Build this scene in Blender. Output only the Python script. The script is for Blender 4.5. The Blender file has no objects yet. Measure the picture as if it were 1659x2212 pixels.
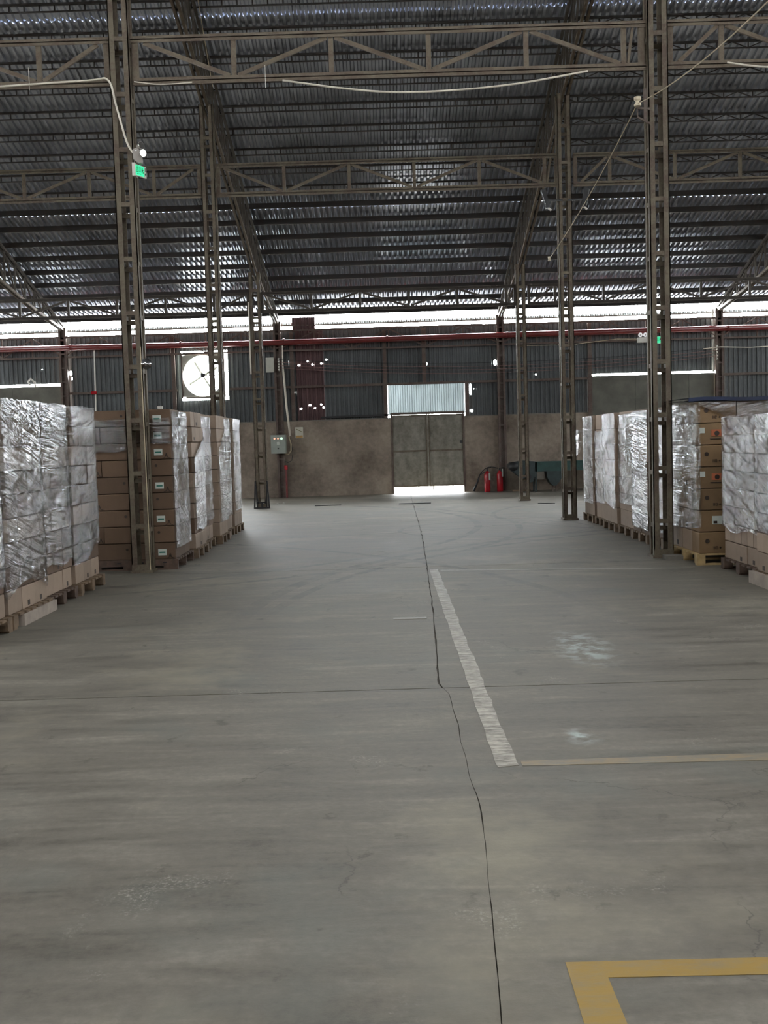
import bpy, math, random
from mathutils import Vector, Matrix, noise as mnoise

SC = bpy.context.scene
COL = SC.collection
RND = random.Random(7)

# ------------------------------------------------------------------ camera, sky, exposure
def set_camera():
    yaw, pitch, roll = .0038, .0658, .0296
    cy, sy, cp, sp = math.cos(yaw), math.sin(yaw), math.cos(pitch), math.sin(pitch)
    f = Vector((-sy * cp, cy * cp, -sp)); r = Vector((cy, sy, 0)); u = r.cross(f)
    cr, sr = math.cos(roll), math.sin(roll)
    r2 = r * cr - u * sr; u2 = u * cr + r * sr
    cd = bpy.data.cameras.new('camera'); c = bpy.data.objects.new('camera', cd); COL.objects.link(c)
    m = Matrix((r2, u2, -f)).transposed().to_4x4(); m.translation = (0, 0, 1.6)
    c.matrix_world = m
    cd.sensor_fit = 'VERTICAL'; cd.sensor_height = 36; cd.lens = 36 * 2300 / 2212
    cd.clip_start = .05; cd.clip_end = 400
    SC.camera = c
set_camera()

SKY = 130.0
w = bpy.data.worlds.new('sky'); SC.world = w; w.use_nodes = True
bg = w.node_tree.nodes['Background']; bg.inputs[0].default_value = (.93, .97, 1, 1); bg.inputs[1].default_value = SKY
vs = SC.view_settings
vs.view_transform = 'Standard'; vs.look = 'None'; vs.gamma = 1; vs.exposure = -0.8; vs.use_curve_mapping = False
cy_ = SC.cycles
cy_.max_bounces = 8; cy_.diffuse_bounces = 5; cy_.glossy_bounces = 4; cy_.transparent_max_bounces = 12
cy_.sample_clamp_indirect = 30; cy_.caustics_reflective = False; cy_.caustics_refractive = False

def portal(loc, rot, sx, sy):            # daylight openings: help the sky through them
    ld = bpy.data.lights.new('sky_portal', 'AREA'); ld.shape = 'RECTANGLE'; ld.size = sx; ld.size_y = sy
    ld.cycles.is_portal = True
    o = bpy.data.objects.new('sky_portal', ld); COL.objects.link(o); o.location = loc; o.rotation_euler = rot
HP = math.pi / 2
portal((0, 32.75, 5.25), (-HP, 0, 0), 34, .62)          # eave gap of the far wall
portal((-5.47, 32.7, 3.77), (-HP, 0, 0), 1.4, 1.4)      # fan opening
portal((1.27, 32.7, .1), (-HP, 0, 0), 2.2, .2)          # under the gate
portal((-17.12, 8.3, 5.30), (0, -HP, 0), .25, 48)       # unseen eave gaps added in the side walls to light the hall
portal((17.12, 8.3, 5.30), (0, HP, 0), .25, 48)
portal((0, 2.75, 12.9), (math.atan(.307), 0, 0), 18, .36)  # unseen vent added behind the ridge to brighten the floor

# ------------------------------------------------------------------ materials
MATS = {}
def mat(name):
    m = bpy.data.materials.new(name); m.use_nodes = True; MATS[name] = m
    nt = m.node_tree; b = nt.nodes['Principled BSDF']
    return m, nt, b
def N(nt, t, **kw):
    n = nt.nodes.new(t)
    for k, v in kw.items(): setattr(n, k, v)
    return n
def noise(nt, scale, detail=4, rough=.5, co=None, dist=0, dim='3D'):
    n = N(nt, 'ShaderNodeTexNoise'); n.inputs['Scale'].default_value = scale
    n.inputs['Detail'].default_value = detail; n.inputs['Roughness'].default_value = rough
    n.inputs['Distortion'].default_value = dist
    if co is not None: nt.links.new(co, n.inputs['Vector'])
    return n
def ramp(nt, src, stops):
    r = N(nt, 'ShaderNodeValToRGB'); e = r.color_ramp.elements
    while len(e) > 1: e.remove(e[-1])
    e[0].position, e[0].color = stops[0][0], col(stops[0][1])
    for p, c in stops[1:]:
        x = e.new(p); x.color = col(c)
    nt.links.new(src, r.inputs[0]); return r
def col(c): return (c, c, c, 1) if isinstance(c, (int, float)) else (*c, 1)
def mixc(nt, f, a, b, mode='MIX'):
    m = N(nt, 'ShaderNodeMix', data_type='RGBA', blend_type=mode)
    for i, v in ((0, f), (6, a), (7, b)):
        if isinstance(v, (int, float)): m.inputs[i].default_value = v if i == 0 else col(v)
        elif isinstance(v, tuple): m.inputs[i].default_value = col(v)
        else: nt.links.new(v, m.inputs[i])
    return m.outputs[2]
def math_(nt, op, a, b=None, c=None):
    m = N(nt, 'ShaderNodeMath', operation=op)
    for i, v in enumerate((a, b, c)):
        if v is None: continue
        if isinstance(v, (int, float)): m.inputs[i].default_value = v
        else: nt.links.new(v, m.inputs[i])
    return m.outputs[0]
def geo(nt): return N(nt, 'ShaderNodeNewGeometry').outputs['Position']
def mapping(nt, co, sc=(1, 1, 1), rot=(0, 0, 0), loc=(0, 0, 0)):
    m = N(nt, 'ShaderNodeMapping'); nt.links.new(co, m.inputs[0])
    m.inputs['Scale'].default_value = sc; m.inputs['Rotation'].default_value = rot; m.inputs['Location'].default_value = loc
    return m.outputs[0]
def bump(nt, b, h, st=.3, dist=.01):
    n = N(nt, 'ShaderNodeBump'); n.inputs['Strength'].default_value = st; n.inputs['Distance'].default_value = dist
    nt.links.new(h, n.inputs['Height']); nt.links.new(n.outputs[0], b.inputs['Normal']); return n

def simple(name, c, rough=.6, metal=0, var=.25, scale=6, bmp=.15, emit=None, est=0):
    m, nt, b = mat(name)
    n = noise(nt, scale, 5, .6, geo(nt))
    lo = tuple(x * (1 - var) for x in c); hi = tuple(min(1, x * (1 + var)) for x in c)
    r = ramp(nt, n.outputs[0], [(.3, lo), (.7, hi)])
    nt.links.new(r.outputs[0], b.inputs['Base Color'])
    b.inputs['Roughness'].default_value = rough; b.inputs['Metallic'].default_value = metal
    if bmp: bump(nt, b, n.outputs[0], bmp)
    if emit:
        b.inputs['Emission Color'].default_value = (*emit, 1); b.inputs['Emission Strength'].default_value = est
    return m

def rusty(name, base, rust, amt=.5, rough=.7, metal=0.0):
    m, nt, b = mat(name); g = geo(nt)
    n = noise(nt, 5, 8, .65, g); n2 = noise(nt, 30, 4, .6, g)
    f = math_(nt, 'ADD', n.outputs[0], math_(nt, 'MULTIPLY', math_(nt, 'SUBTRACT', n2.outputs[0], .5), .5))
    r = ramp(nt, f, [(amt - .1, base), (amt + .12, rust)])
    nt.links.new(r.outputs[0], b.inputs['Base Color'])
    b.inputs['Roughness'].default_value = rough; b.inputs['Metallic'].default_value = metal
    bump(nt, b, n2.outputs[0], .2, .004); return m

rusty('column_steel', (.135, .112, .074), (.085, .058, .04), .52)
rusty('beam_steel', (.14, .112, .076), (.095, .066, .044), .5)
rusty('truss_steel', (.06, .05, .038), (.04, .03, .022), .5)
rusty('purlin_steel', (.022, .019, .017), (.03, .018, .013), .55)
rusty('wall_post_steel', (.115, .09, .072), (.085, .052, .042), .5)
simple('black_steel', (.012, .012, .013), .5)
simple('dark_rubber', (.008, .009, .01), .55)
simple('teal_paint', (.012, .05, .043), .4, var=.3)
simple('teal_dark', (.02, .035, .035), .5, var=.4)
simple('red_pipe_paint', (.15, .022, .02), .3, var=.15, bmp=.03)
simple('red_extinguisher', (.42, .012, .02), .25, var=.05, bmp=0)
simple('white_plastic', (.62, .6, .54), .45, var=.08, bmp=0)
simple('white_cable', (.66, .6, .5), .5, var=.1, bmp=0)
simple('tan_cable', (.42, .34, .22), .6, var=.1, bmp=0)
simple('pink_wire', (.20, .11, .10), .6, var=.1, bmp=0)
simple('grey_plastic', (.30, .27, .24), .45, var=.1, bmp=0)
simple('panel_paint', (.30, .33, .29), .45, var=.06, bmp=.03)
simple('pale_box_paint', (.42, .42, .36), .5, var=.08, bmp=.03)
simple('chrome', (.7, .7, .7), .15, 1, var=.05, bmp=0)
simple('paper', (.62, .60, .50), .7, var=.06, bmp=0)
simple('paper_orange', (.55, .33, .12), .7, var=.1, bmp=0)
simple('olive_print', (.22, .2, .1), .7, var=.1, bmp=0)
simple('sticker_white', (.55, .58, .52), .5, var=.05, bmp=0)
simple('sticker_green', (.03, .16, .12), .5, var=.05, bmp=0)
simple('print_dark', (.035, .022, .014), .7, var=.1, bmp=0)
simple('print_orange', (.42, .12, .05), .7, var=.1, bmp=0)
simple('pallet_wood', (.17, .115, .07), .8, var=.45, scale=9)
simple('pallet_wood_red', (.095, .06, .042), .8, var=.4, scale=9)
simple('pallet_wood_yellow', (.40, .28, .13), .8, var=.3, scale=9)
simple('blue_tarp', (.01, .018, .05), .4, var=.3)
simple('concrete_block', (.17, .155, .13), .9, var=.2)
simple('dark_sub_floor', (.085, .075, .058), .95, var=.2)
simple('outdoor_ground', (.42, .41, .38), .9, var=.1, scale=1)
simple('slab_board', (.36, .30, .25), .8, var=.2)
simple('green_board', (.125, .122, .10), .8, var=.25, scale=2)
simple('green_light', (.02, .6, .3), .5, var=0, bmp=0, emit=(.05, 1, .42), est=1.1)
simple('green_symbol', (.0, .1, .05), .5, var=0, bmp=0)
simple('lamp_white_lit', (.8, .8, .8), .4, var=0, bmp=0, emit=(1, .98, 1), est=.75)
simple('indicator_red', (.8, .3, .2), .4, var=0, bmp=0, emit=(1, .55, .38), est=1.6)
simple('indicator_green', (.5, .9, .6), .4, var=0, bmp=0, emit=(.7, 1, .75), est=1.8)
simple('porcelain', (.62, .54, .4), .3, var=.05, bmp=0)

def cloth_alpha():
    m, nt, b = mat('cobweb')
    b.inputs['Base Color'].default_value = (.5, .5, .5, 1); b.inputs['Alpha'].default_value = .3
cloth_alpha()

# corrugated steel. kind: tint; per-object tone
def sheet_mat(name, c, rough, metal, holes=None, trans=0, bm=.12):
    m, nt, b = mat(name); g = geo(nt)
    oi = N(nt, 'ShaderNodeObjectInfo').outputs['Random']
    n = noise(nt, 1.5, 6, .6, mapping(nt, g, (1, .6, .6)))
    n2 = noise(nt, 14, 5, .6, g)
    f = math_(nt, 'MULTIPLY_ADD', n.outputs[0], .8, math_(nt, 'MULTIPLY', oi, .25))
    r = ramp(nt, f, [(.25, tuple(x * .62 for x in c)), (.8, tuple(min(1, x * 1.3) for x in c))])
    nt.links.new(r.outputs[0], b.inputs['Base Color'])
    b.inputs['Metallic'].default_value = metal
    if bm:
        rr = ramp(nt, n2.outputs[0], [(.3, rough * .75), (.7, min(1, rough * 1.35))])
        nt.links.new(rr.outputs[0], b.inputs['Roughness']); bump(nt, b, n2.outputs[0], bm, .004)
    else: b.inputs['Roughness'].default_value = rough
    if trans:
        tr = N(nt, 'ShaderNodeBsdfTranslucent'); tr.inputs[0].default_value = (.75, .88, .9, 1)
        mx = N(nt, 'ShaderNodeMixShader'); mx.inputs[0].default_value = trans
        nt.links.new(b.outputs[0], mx.inputs[1]); nt.links.new(tr.outputs[0], mx.inputs[2])
        sn = N(nt, 'ShaderNodeSeparateXYZ'); nt.links.new(N(nt, 'ShaderNodeNewGeometry').outputs['True Normal'], sn.inputs[0])
        fc = math_(nt, 'POWER', math_(nt, 'ABSOLUTE', sn.outputs[1]), 3.0)
        nt.links.new(math_(nt, 'MULTIPLY', math_(nt, 'MULTIPLY', fc, trans), math_(nt, 'MULTIPLY_ADD', n.outputs[0], 1.6, .2)), mx.inputs[0])
        nt.links.new(mx.outputs[0], nt.nodes['Material Output'].inputs[0])
    if holes:
        cur = None
        for (x, z, rx, rz) in holes:
            rx *= .78; rz *= .78
            d = N(nt, 'ShaderNodeVectorMath', operation='DISTANCE')
            mp = mapping(nt, g, (1 / rx, 0, 1 / rz)); nt.links.new(mp, d.inputs[0])
            d.inputs[1].default_value = (x / rx, 0, z / rz)
            cur = d.outputs['Value'] if cur is None else math_(nt, 'MINIMUM', cur, d.outputs['Value'])
        al = math_(nt, 'GREATER_THAN', cur, 1.0)
        nt.links.new(al, b.inputs['Alpha'])
    return m
HOLES_RED = [(-2.58, 4.00, .038, .038), (-2.31, 4.11, .034, .034), (-2.17, 4.01, .036, .036), (-1.9, 4.03, .034, .034),
             (-2.55, 2.68, .036, .036), (-2.28, 2.78, .036, .036), (-2.13, 2.69, .036, .036), (-1.94, 2.79, .034, .034),
             (-1.87, 2.70, .034, .034)]
HOLES_GREY = [(-2.80, 4.10, .055, .075), (-1.74, 4.14, .034, .034), (-2.75, 3.18, .034, .034), (1.22, 3.92, .016, .055), (1.31, 3.93, .016, .055),
              (3.38, 3.90, .06, .11), (2.62, 3.12, .036, .22), (2.64, 2.47, .05, .06), (2.72, 3.13, .015, .02),
              (-9.53, 3.96, .06, .1), (-10.4, 4.1, .015, .02), (4.62, 3.51, .03, .03), (0.13, 3.05, .03, .2), (.05, 2.40, .03, .04), (-9.5, 3.8, .03, .06)]
sheet_mat('roof_sheet_metal', (.60, .635, .72), .21, .68, bm=0.0)
sheet_mat('wall_sheet_grey', (.085, .092, .094), .5, .25, HOLES_GREY)
sheet_mat('wall_sheet_red', (.075, .035, .035), .55, .1, HOLES_RED)
sheet_mat('wall_sheet_clear', (.40, .47, .48), .4, 0, None, .010)
sheet_mat('wall_sheet_pale', (.33, .35, .35), .5, .1)

def masonry_mat():
    m, nt, b = mat('plaster_wall'); g = geo(nt)
    n = noise(nt, .8, 6, .6, g); n2 = noise(nt, 9, 6, .6, g)
    r = ramp(nt, n.outputs[0], [(.36, (.12, .09, .065)), (.5, (.25, .197, .153)), (.62, (.36, .295, .23))])
    c = mixc(nt, .35, r.outputs[0], ramp(nt, n2.outputs[0], [(.3, (.1, .08, .06)), (.7, (.33, .28, .22))]).outputs[0])
    nt.links.new(c, b.inputs['Base Color']); b.inputs['Roughness'].default_value = .85
    bump(nt, b, n2.outputs[0], .3, .01)
masonry_mat()

def gate_mat():
    m, nt, b = mat('gate_steel'); g = geo(nt)
    n = noise(nt, 6, 8, .7, g); n2 = noise(nt, 1.5, 3, .6, mapping(nt, g, (2.5, 1, .6)))
    f = math_(nt, 'MULTIPLY_ADD', n.outputs[0], .6, math_(nt, 'MULTIPLY', n2.outputs[0], .4))
    r = ramp(nt, f, [(.36, (.12, .108, .082)), (.5, (.20, .185, .148)), (.64, (.28, .265, .22))])
    nt.links.new(r.outputs[0], b.inputs['Base Color']); b.inputs['Roughness'].default_value = .6; b.inputs['Metallic'].default_value = .15
    bump(nt, b, n.outputs[0], .2, .006)
gate_mat()

def floor_mat():
    m, nt, b = mat('worn_concrete'); g = geo(nt)
    big = noise(nt, .35, 5, .6, g, .4)
    med = noise(nt, 1.6, 8, .65, mapping(nt, g, (.55, 1.3, 1)), .6)
    fin = noise(nt, 22, 8, .7, g)
    sweep = noise(nt, 3.2, 6, .6, mapping(nt, g, (.25, 2.2, 1), (0, 0, .12)), .8)
    f = math_(nt, 'MULTIPLY_ADD', big.outputs[0], .2, math_(nt, 'MULTIPLY', med.outputs[0], .35))
    f = math_(nt, 'MULTIPLY_ADD', fin.outputs[0], .24, f)
    f = math_(nt, 'MULTIPLY_ADD', sweep.outputs[0], .3, f)
    r = ramp(nt, f, [(.42, (.066, .057, .043)), (.50, (.124, .111, .087)), (.57, (.160, .144, .114)), (.68, (.24, .218, .176))])
    c = r.outputs[0]
    # greenish and tan stains
    gs = ramp(nt, noise(nt, .7, 4, .6, mapping(nt, g, loc=(5, 3, 0))).outputs[0], [(.56, 0.0), (.7, .35)]).outputs[0]
    c = mixc(nt, gs, c, (.13, .145, .125))
    ts = ramp(nt, noise(nt, .5, 5, .7, mapping(nt, g, loc=(-9, 13, 0))).outputs[0], [(.55, 0.0), (.72, .5)]).outputs[0]
    c = mixc(nt, ts, c, (.30, .265, .19))
    # scuffed rough patches, pale flecks
    pa = ramp(nt, noise(nt, 1.1, 6, .7, mapping(nt, g, loc=(2.2, -4, 0))).outputs[0], [(.6, 0.0), (.68, 1.0)]).outputs[0]
    fl = ramp(nt, noise(nt, 60, 3, .7, g).outputs[0], [(.5, 0.0), (.68, .7)]).outputs[0]
    c = mixc(nt, math_(nt, 'MULTIPLY', pa, fl), c, (.38, .36, .30))
    # tyre arcs: thin rings broken by noise
    sx = N(nt, 'ShaderNodeSeparateXYZ'); nt.links.new(g, sx.inputs[0])
    mask = None
    for (cx, cyy, rad, wd, sg) in [(-7.5, 20.5, 9.2, .07, -1), (-6.6, 20.0, 9.0, .06, -1), (8.2, 9.5, 9.6, .09, -1), (8.6, 9.0, 9.8, .06, -1), (-9.5, 8.0, 11.6, .07, -1),
                                   (-2.5, 26.5, 8.3, .06, -1), (1.9, 19.0, 1.7, .04, -1), (7.5, 22.0, 5.3, .05, -1)]:
        d = N(nt, 'ShaderNodeVectorMath', operation='DISTANCE'); nt.links.new(g, d.inputs[0]); d.inputs[1].default_value = (cx, cyy, 0)
        a = math_(nt, 'ABSOLUTE', math_(nt, 'SUBTRACT', d.outputs['Value'], rad))
        v = math_(nt, 'LESS_THAN', a, wd)
        mask = v if mask is None else math_(nt, 'MAXIMUM', mask, v)
    yy = N(nt, 'ShaderNodeMapRange'); nt.links.new(sx.outputs[1], yy.inputs[0])
    yy.inputs[1].default_value = 9; yy.inputs[2].default_value = 13
    tn = ramp(nt, noise(nt, 2.6, 6, .7, g).outputs[0], [(.38, 0.0), (.6, .8)]).outputs[0]
    c = mixc(nt, math_(nt, 'MULTIPLY', math_(nt, 'MULTIPLY', mask, tn), yy.outputs[0]), c, (.07, .065, .058))
    # pale splash
    for (x, y, rx, ry) in ((1.45, 8.0, .28, .8), (1.0, 5.6, .12, .2)):
        d = N(nt, 'ShaderNodeVectorMath', operation='DISTANCE'); nt.links.new(mapping(nt, g, (1 / rx, 1 / ry, 0)), d.inputs[0])
        d.inputs[1].default_value = (x / rx, y / ry, 0)
        v = math_(nt, 'SUBTRACT', 1.0, d.outputs['Value'])
        v = math_(nt, 'MULTIPLY', math_(nt, 'MAXIMUM', v, 0.0), ramp(nt, noise(nt, 7, 4, .6, g).outputs[0], [(.45, 0.0), (.62, 1.0)]).outputs[0])
        c = mixc(nt, v, c, (.42, .47, .44))
    # small dark chips and smudges
    for (scl, thr, off, dk) in ((1.9, .085, 3, .7), (4.5, .10, 9, .6)):
        v2 = N(nt, 'ShaderNodeTexVoronoi'); v2.inputs['Scale'].default_value = scl
        a2 = N(nt, 'ShaderNodeVectorMath', operation='ADD'); nt.links.new(mapping(nt, g, (1, .55, 1), loc=(off, off, 0)), a2.inputs[0])
        w2 = N(nt, 'ShaderNodeVectorMath', operation='SCALE'); nt.links.new(noise(nt, 9, 4, .7, g).outputs[1], w2.inputs[0]); w2.inputs[3].default_value = .22
        nt.links.new(w2.outputs[0], a2.inputs[1]); nt.links.new(a2.outputs[0], v2.inputs['Vector'])
        mk = ramp(nt, v2.outputs['Distance'], [(thr * .5, dk), (thr * 1.4, 0.0)]).outputs[0]
        sel = ramp(nt, noise(nt, 1.3, 3, .6, mapping(nt, g, loc=(off * 2, 0, 0))).outputs[0], [(.44, 0.0), (.52, 1.0)]).outputs[0]
        c = mixc(nt, math_(nt, 'MULTIPLY', mk, sel), c, (.075, .066, .05))
    # hairline cracks
    vo = N(nt, 'ShaderNodeTexVoronoi', feature='DISTANCE_TO_EDGE'); vo.inputs['Scale'].default_value = .55
    wv = noise(nt, 3, 5, .6, g)
    va = N(nt, 'ShaderNodeVectorMath', operation='ADD'); nt.links.new(g, va.inputs[0])
    vm = N(nt, 'ShaderNodeVectorMath', operation='SCALE'); nt.links.new(wv.outputs[1], vm.inputs[0]); vm.inputs[3].default_value = .5
    nt.links.new(vm.outputs[0], va.inputs[1]); nt.links.new(va.outputs[0], vo.inputs['Vector'])
    ck = ramp(nt, vo.outputs['Distance'], [(.0, .75), (.004, 0.0)]).outputs[0]
    cm = ramp(nt, noise(nt, .8, 3, .6, mapping(nt, g, loc=(7, 7, 0))).outputs[0], [(.52, 0.0), (.58, 1.0)]).outputs[0]
    c = mixc(nt, math_(nt, 'MULTIPLY', ck, cm), c, (.07, .062, .05))
    b.inputs['Specular IOR Level'].default_value = .35
    nt.links.new(c, b.inputs['Base Color'])
    rr = ramp(nt, f, [(.4, .50), (.6, .68)]); nt.links.new(rr.outputs[0], b.inputs['Roughness'])
    h = math_(nt, 'MULTIPLY_ADD', fin.outputs[0], .5, med.outputs[0])
    bump(nt, b, h, .35, .014)
floor_mat()

def paint_mat(name, c, worn, lo, hi):
    m, nt, b = mat(name); g = geo(nt)
    n = noise(nt, 14, 7, .75, mapping(nt, g, (.5, 1.5, 1)))
    f = ramp(nt, n.outputs[0], [(lo, 0.0), (hi, 1.0)]).outputs[0]
    nt.links.new(mixc(nt, f, c, worn), b.inputs['Base Color']); b.inputs['Roughness'].default_value = .6
    bump(nt, b, n.outputs[0], .3, .005)
paint_mat('yellow_paint', (.32, .20, .045), (.25, .2, .12), .45, .75)
paint_mat('faded_orange_paint', (.27, .20, .115), (.19, .17, .13), .38, .58)
paint_mat('white_tape', (.44, .40, .33), (.13, .115, .09), .40, .62)
paint_mat('white_line_paint', (.33, .31, .26), (.22, .2, .17), .4, .7)

def card_mat(name, c, uvline=True):
    m, nt, b = mat(name)
    oi = N(nt, 'ShaderNodeObjectInfo').outputs['Random']
    tc = N(nt, 'ShaderNodeTexCoord').outputs['Object']
    n = noise(nt, 9, 4, .6, tc)
    f = math_(nt, 'MULTIPLY_ADD', oi, .5, math_(nt, 'MULTIPLY', n.outputs[0], .5))
    r = ramp(nt, f, [(.2, tuple(x * .78 for x in c)), (.8, tuple(x * 1.15 for x in c))])
    nt.links.new(r.outputs[0], b.inputs['Base Color']); b.inputs['Roughness'].default_value = .75
card_mat('cardboard_brown', (.125, .076, .044))
card_mat('cardboard_pale', (.30, .22, .16))
card_mat('cardboard_tan', (.20, .125, .06))

def wrap_mat(name, ang, seed, st=1.0):
    m = bpy.data.materials.new(name); m.use_nodes = True; MATS[name] = m
    nt = m.node_tree; nt.nodes.remove(nt.nodes['Principled BSDF'])
    uv = N(nt, 'ShaderNodeUVMap').outputs[0]
    s1 = noise(nt, 1, 3, .6, mapping(nt, mapping(nt, uv, rot=(0, 0, ang)), (2.0, 18, 1), loc=(seed, 0, 0)), .3)
    s2 = noise(nt, 1, 5, .6, mapping(nt, mapping(nt, uv, rot=(0, 0, ang * 1.3)), (8, 60, 1), loc=(0, seed, 0)), .7)
    s3 = noise(nt, 7, 4, .6, mapping(nt, uv, (1, 1.6, 1), loc=(seed, seed, 0)), 1.2)
    zone = ramp(nt, noise(nt, 2.2, 3, .6, mapping(nt, uv, loc=(seed * 2, 0, 0))).outputs[0], [(.4, 0.0), (.6, 1.0)]).outputs[0]
    h = math_(nt, 'MULTIPLY_ADD', s1.outputs[0], 1.0, math_(nt, 'MULTIPLY', s2.outputs[0], .10))
    h = math_(nt, 'MULTIPLY_ADD', s3.outputs[0], math_(nt, 'MULTIPLY_ADD', zone, .7, .12), h)
    bp = N(nt, 'ShaderNodeBump'); bp.inputs['Strength'].default_value = st; bp.inputs['Distance'].default_value = .042
    nt.links.new(h, bp.inputs['Height'])
    gl = N(nt, 'ShaderNodeBsdfGlossy'); gl.inputs['Roughness'].default_value = .065; gl.inputs[0].default_value = (.95, .97, 1, 1)
    nt.links.new(bp.outputs[0], gl.inputs['Normal'])
    tr = N(nt, 'ShaderNodeBsdfTransparent'); tr.inputs[0].default_value = (.93, .93, .92, 1)
    df = N(nt, 'ShaderNodeBsdfDiffuse'); df.inputs[0].default_value = (.55, .56, .56, 1); nt.links.new(bp.outputs[0], df.inputs['Normal'])
    lw = N(nt, 'ShaderNodeFresnel'); lw.inputs['IOR'].default_value = 1.5; nt.links.new(bp.outputs[0], lw.inputs['Normal'])
    m1 = N(nt, 'ShaderNodeMixShader'); nt.links.new(math_(nt, 'MULTIPLY_ADD', s2.outputs[0], .08, -.03), m1.inputs[0])
    nt.links.new(tr.outputs[0], m1.inputs[1]); nt.links.new(df.outputs[0], m1.inputs[2])
    ff = math_(nt, 'MINIMUM', math_(nt, 'MULTIPLY_ADD', lw.outputs[0], 1.75, .10), .92)
    lay = ramp(nt, noise(nt, 1.7, 3, .6, mapping(nt, uv, (1, 1.6, 1), loc=(seed, seed * 3, 0))).outputs[0], [(.36, .5), (.58, 1.0)]).outputs[0]
    ff = math_(nt, 'MULTIPLY', ff, lay)
    m2 = N(nt, 'ShaderNodeMixShader'); nt.links.new(ff, m2.inputs[0])
    nt.links.new(m1.outputs[0], m2.inputs[1]); nt.links.new(gl.outputs[0], m2.inputs[2])
    nt.links.new(m2.outputs[0], nt.nodes['Material Output'].inputs[0])
for i, a in enumerate((.12, -.25, .03, .45, .3)): wrap_mat('stretch_film_%d' % i, a, 3.7 * i + 1)

# ------------------------------------------------------------------ mesh helpers
WLOC = {}
class MB:
    def __init__(s): s.v = []; s.f = []; s.uv = None
    def quad(s, *p):
        i = len(s.v); s.v += [tuple(x) for x in p]; s.f.append(tuple(range(i, i + len(p))))
    def box(s, x0, x1, y0, y1, z0, z1):
        i = len(s.v)
        s.v += [(x0, y0, z0), (x1, y0, z0), (x1, y1, z0), (x0, y1, z0), (x0, y0, z1), (x1, y0, z1), (x1, y1, z1), (x0, y1, z1)]
        s.f += [tuple(i + k for k in q) for q in ((0, 3, 2, 1), (4, 5, 6, 7), (0, 1, 5, 4), (1, 2, 6, 5), (2, 3, 7, 6), (3, 0, 4, 7))]
        return s
    def bar(s, p, q, w=.05, h=None, up=None):
        p, q = Vector(p), Vector(q); d = (q - p).normalized(); h = w if h is None else h
        up = Vector(up) if up else (Vector((0, 0, 1)) if abs(d.z) < .95 else Vector((0, 1, 0)))
        a = d.cross(up).normalized(); b = a.cross(d).normalized()
        i = len(s.v)
        for e in (p, q):
            for sx, sy in ((-1, -1), (1, -1), (1, 1), (-1, 1)): s.v.append(tuple(e + a * sx * w / 2 + b * sy * h / 2))
        s.f += [tuple(i + k for k in t) for t in ((0, 1, 2, 3), (7, 6, 5, 4), (0, 4, 5, 1), (1, 5, 6, 2), (2, 6, 7, 3), (3, 7, 4, 0))]
        return s
    def tube(s, pts, r, n=8, cap=True):
        pts = [Vector(p) for p in pts]; R = r if isinstance(r, (list, tuple)) else [r] * len(pts)
        base = len(s.v); prev = None
        for k, p in enumerate(pts):
            d = ((pts[min(k + 1, len(pts) - 1)]) - (pts[max(k - 1, 0)])).normalized()
            if prev is None:
                a = d.cross(Vector((0, 0, 1)) if abs(d.z) < .9 else Vector((1, 0, 0))).normalized()
            else:
                a = (prev - d * prev.dot(d)).normalized()
            prev = a; b = d.cross(a)
            for j in range(n):
                t = 2 * math.pi * j / n; s.v.append(tuple(p + (a * math.cos(t) + b * math.sin(t)) * R[k]))
        for k in range(len(pts) - 1):
            for j in range(n):
                j2 = (j + 1) % n; s.f.append((base + k * n + j, base + k * n + j2, base + (k + 1) * n + j2, base + (k + 1) * n + j))
        if cap:
            s.f.append(tuple(base + j for j in reversed(range(n)))); s.f.append(tuple(base + (len(pts) - 1) * n + j for j in range(n)))
        return s
    def disc_y(s, x, y, z, r, n=16, th=.01):     # disc facing -Y
        return s.tube([(x, y, z), (x, y + th, z)], r, n)
    def build(s, name, m, parent=None, smooth=False, org=(0, 0, 0)):
        if parent is not None: org = WLOC[parent.name]
        ox, oy, oz = org
        me = bpy.data.meshes.new(name)
        me.from_pydata([(x - ox, y - oy, z - oz) for x, y, z in s.v], [], s.f); me.update()
        if s.uv:
            l = me.uv_layers.new(name='UVMap')
            for lp in me.loops: l.data[lp.index].uv = s.uv[lp.vertex_index]
        me.materials.append(MATS[m])
        if smooth:
            for p in me.polygons: p.use_smooth = True
        o = bpy.data.objects.new(name, me); COL.objects.link(o)
        if parent is not None: o.parent = parent
        else: o.location = org
        WLOC[o.name] = tuple(org)
        return o

LABELS = set()
def tag(o, label, cat, group=None, kind=None):
    n = len(label.split()); assert 4 <= n <= 16, label
    assert label not in LABELS, label
    LABELS.add(label)
    o['label'] = label; o['category'] = cat
    if group: o['group'] = group
    if kind: o['kind'] = kind
    return o
def thing(name, loc, label, cat, group=None):
    o = bpy.data.objects.new(name, None); COL.objects.link(o); o.location = loc; o.empty_display_size = .2
    WLOC[o.name] = tuple(loc)
    return tag(o, label, cat, group)
def structure(o, label=None, cat=None):
    o['kind'] = 'structure'
    if label: o['label'] = label; o['category'] = cat; LABELS.add(label)
    return o
def sroot(name, loc=(0, 0, 0), label=None, cat=None):
    o = bpy.data.objects.new(name, None); COL.objects.link(o); o.location = loc; WLOC[o.name] = tuple(loc)
    return structure(o, label, cat)
def clone(src, loc, parent=None):
    o = src.copy(); COL.objects.link(o); o.location = loc
    if parent is not None: o.parent = parent
    return o

# frames
XS = [-9.68, -3.2, 3.54, 10.14]
FY = [13.79, 20.49, 27.2]
YW = 32.54
SL = .307
def ztr(y): return 5.35 + SL * (YW - y)          # underside of purlins / top of trusses

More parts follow.
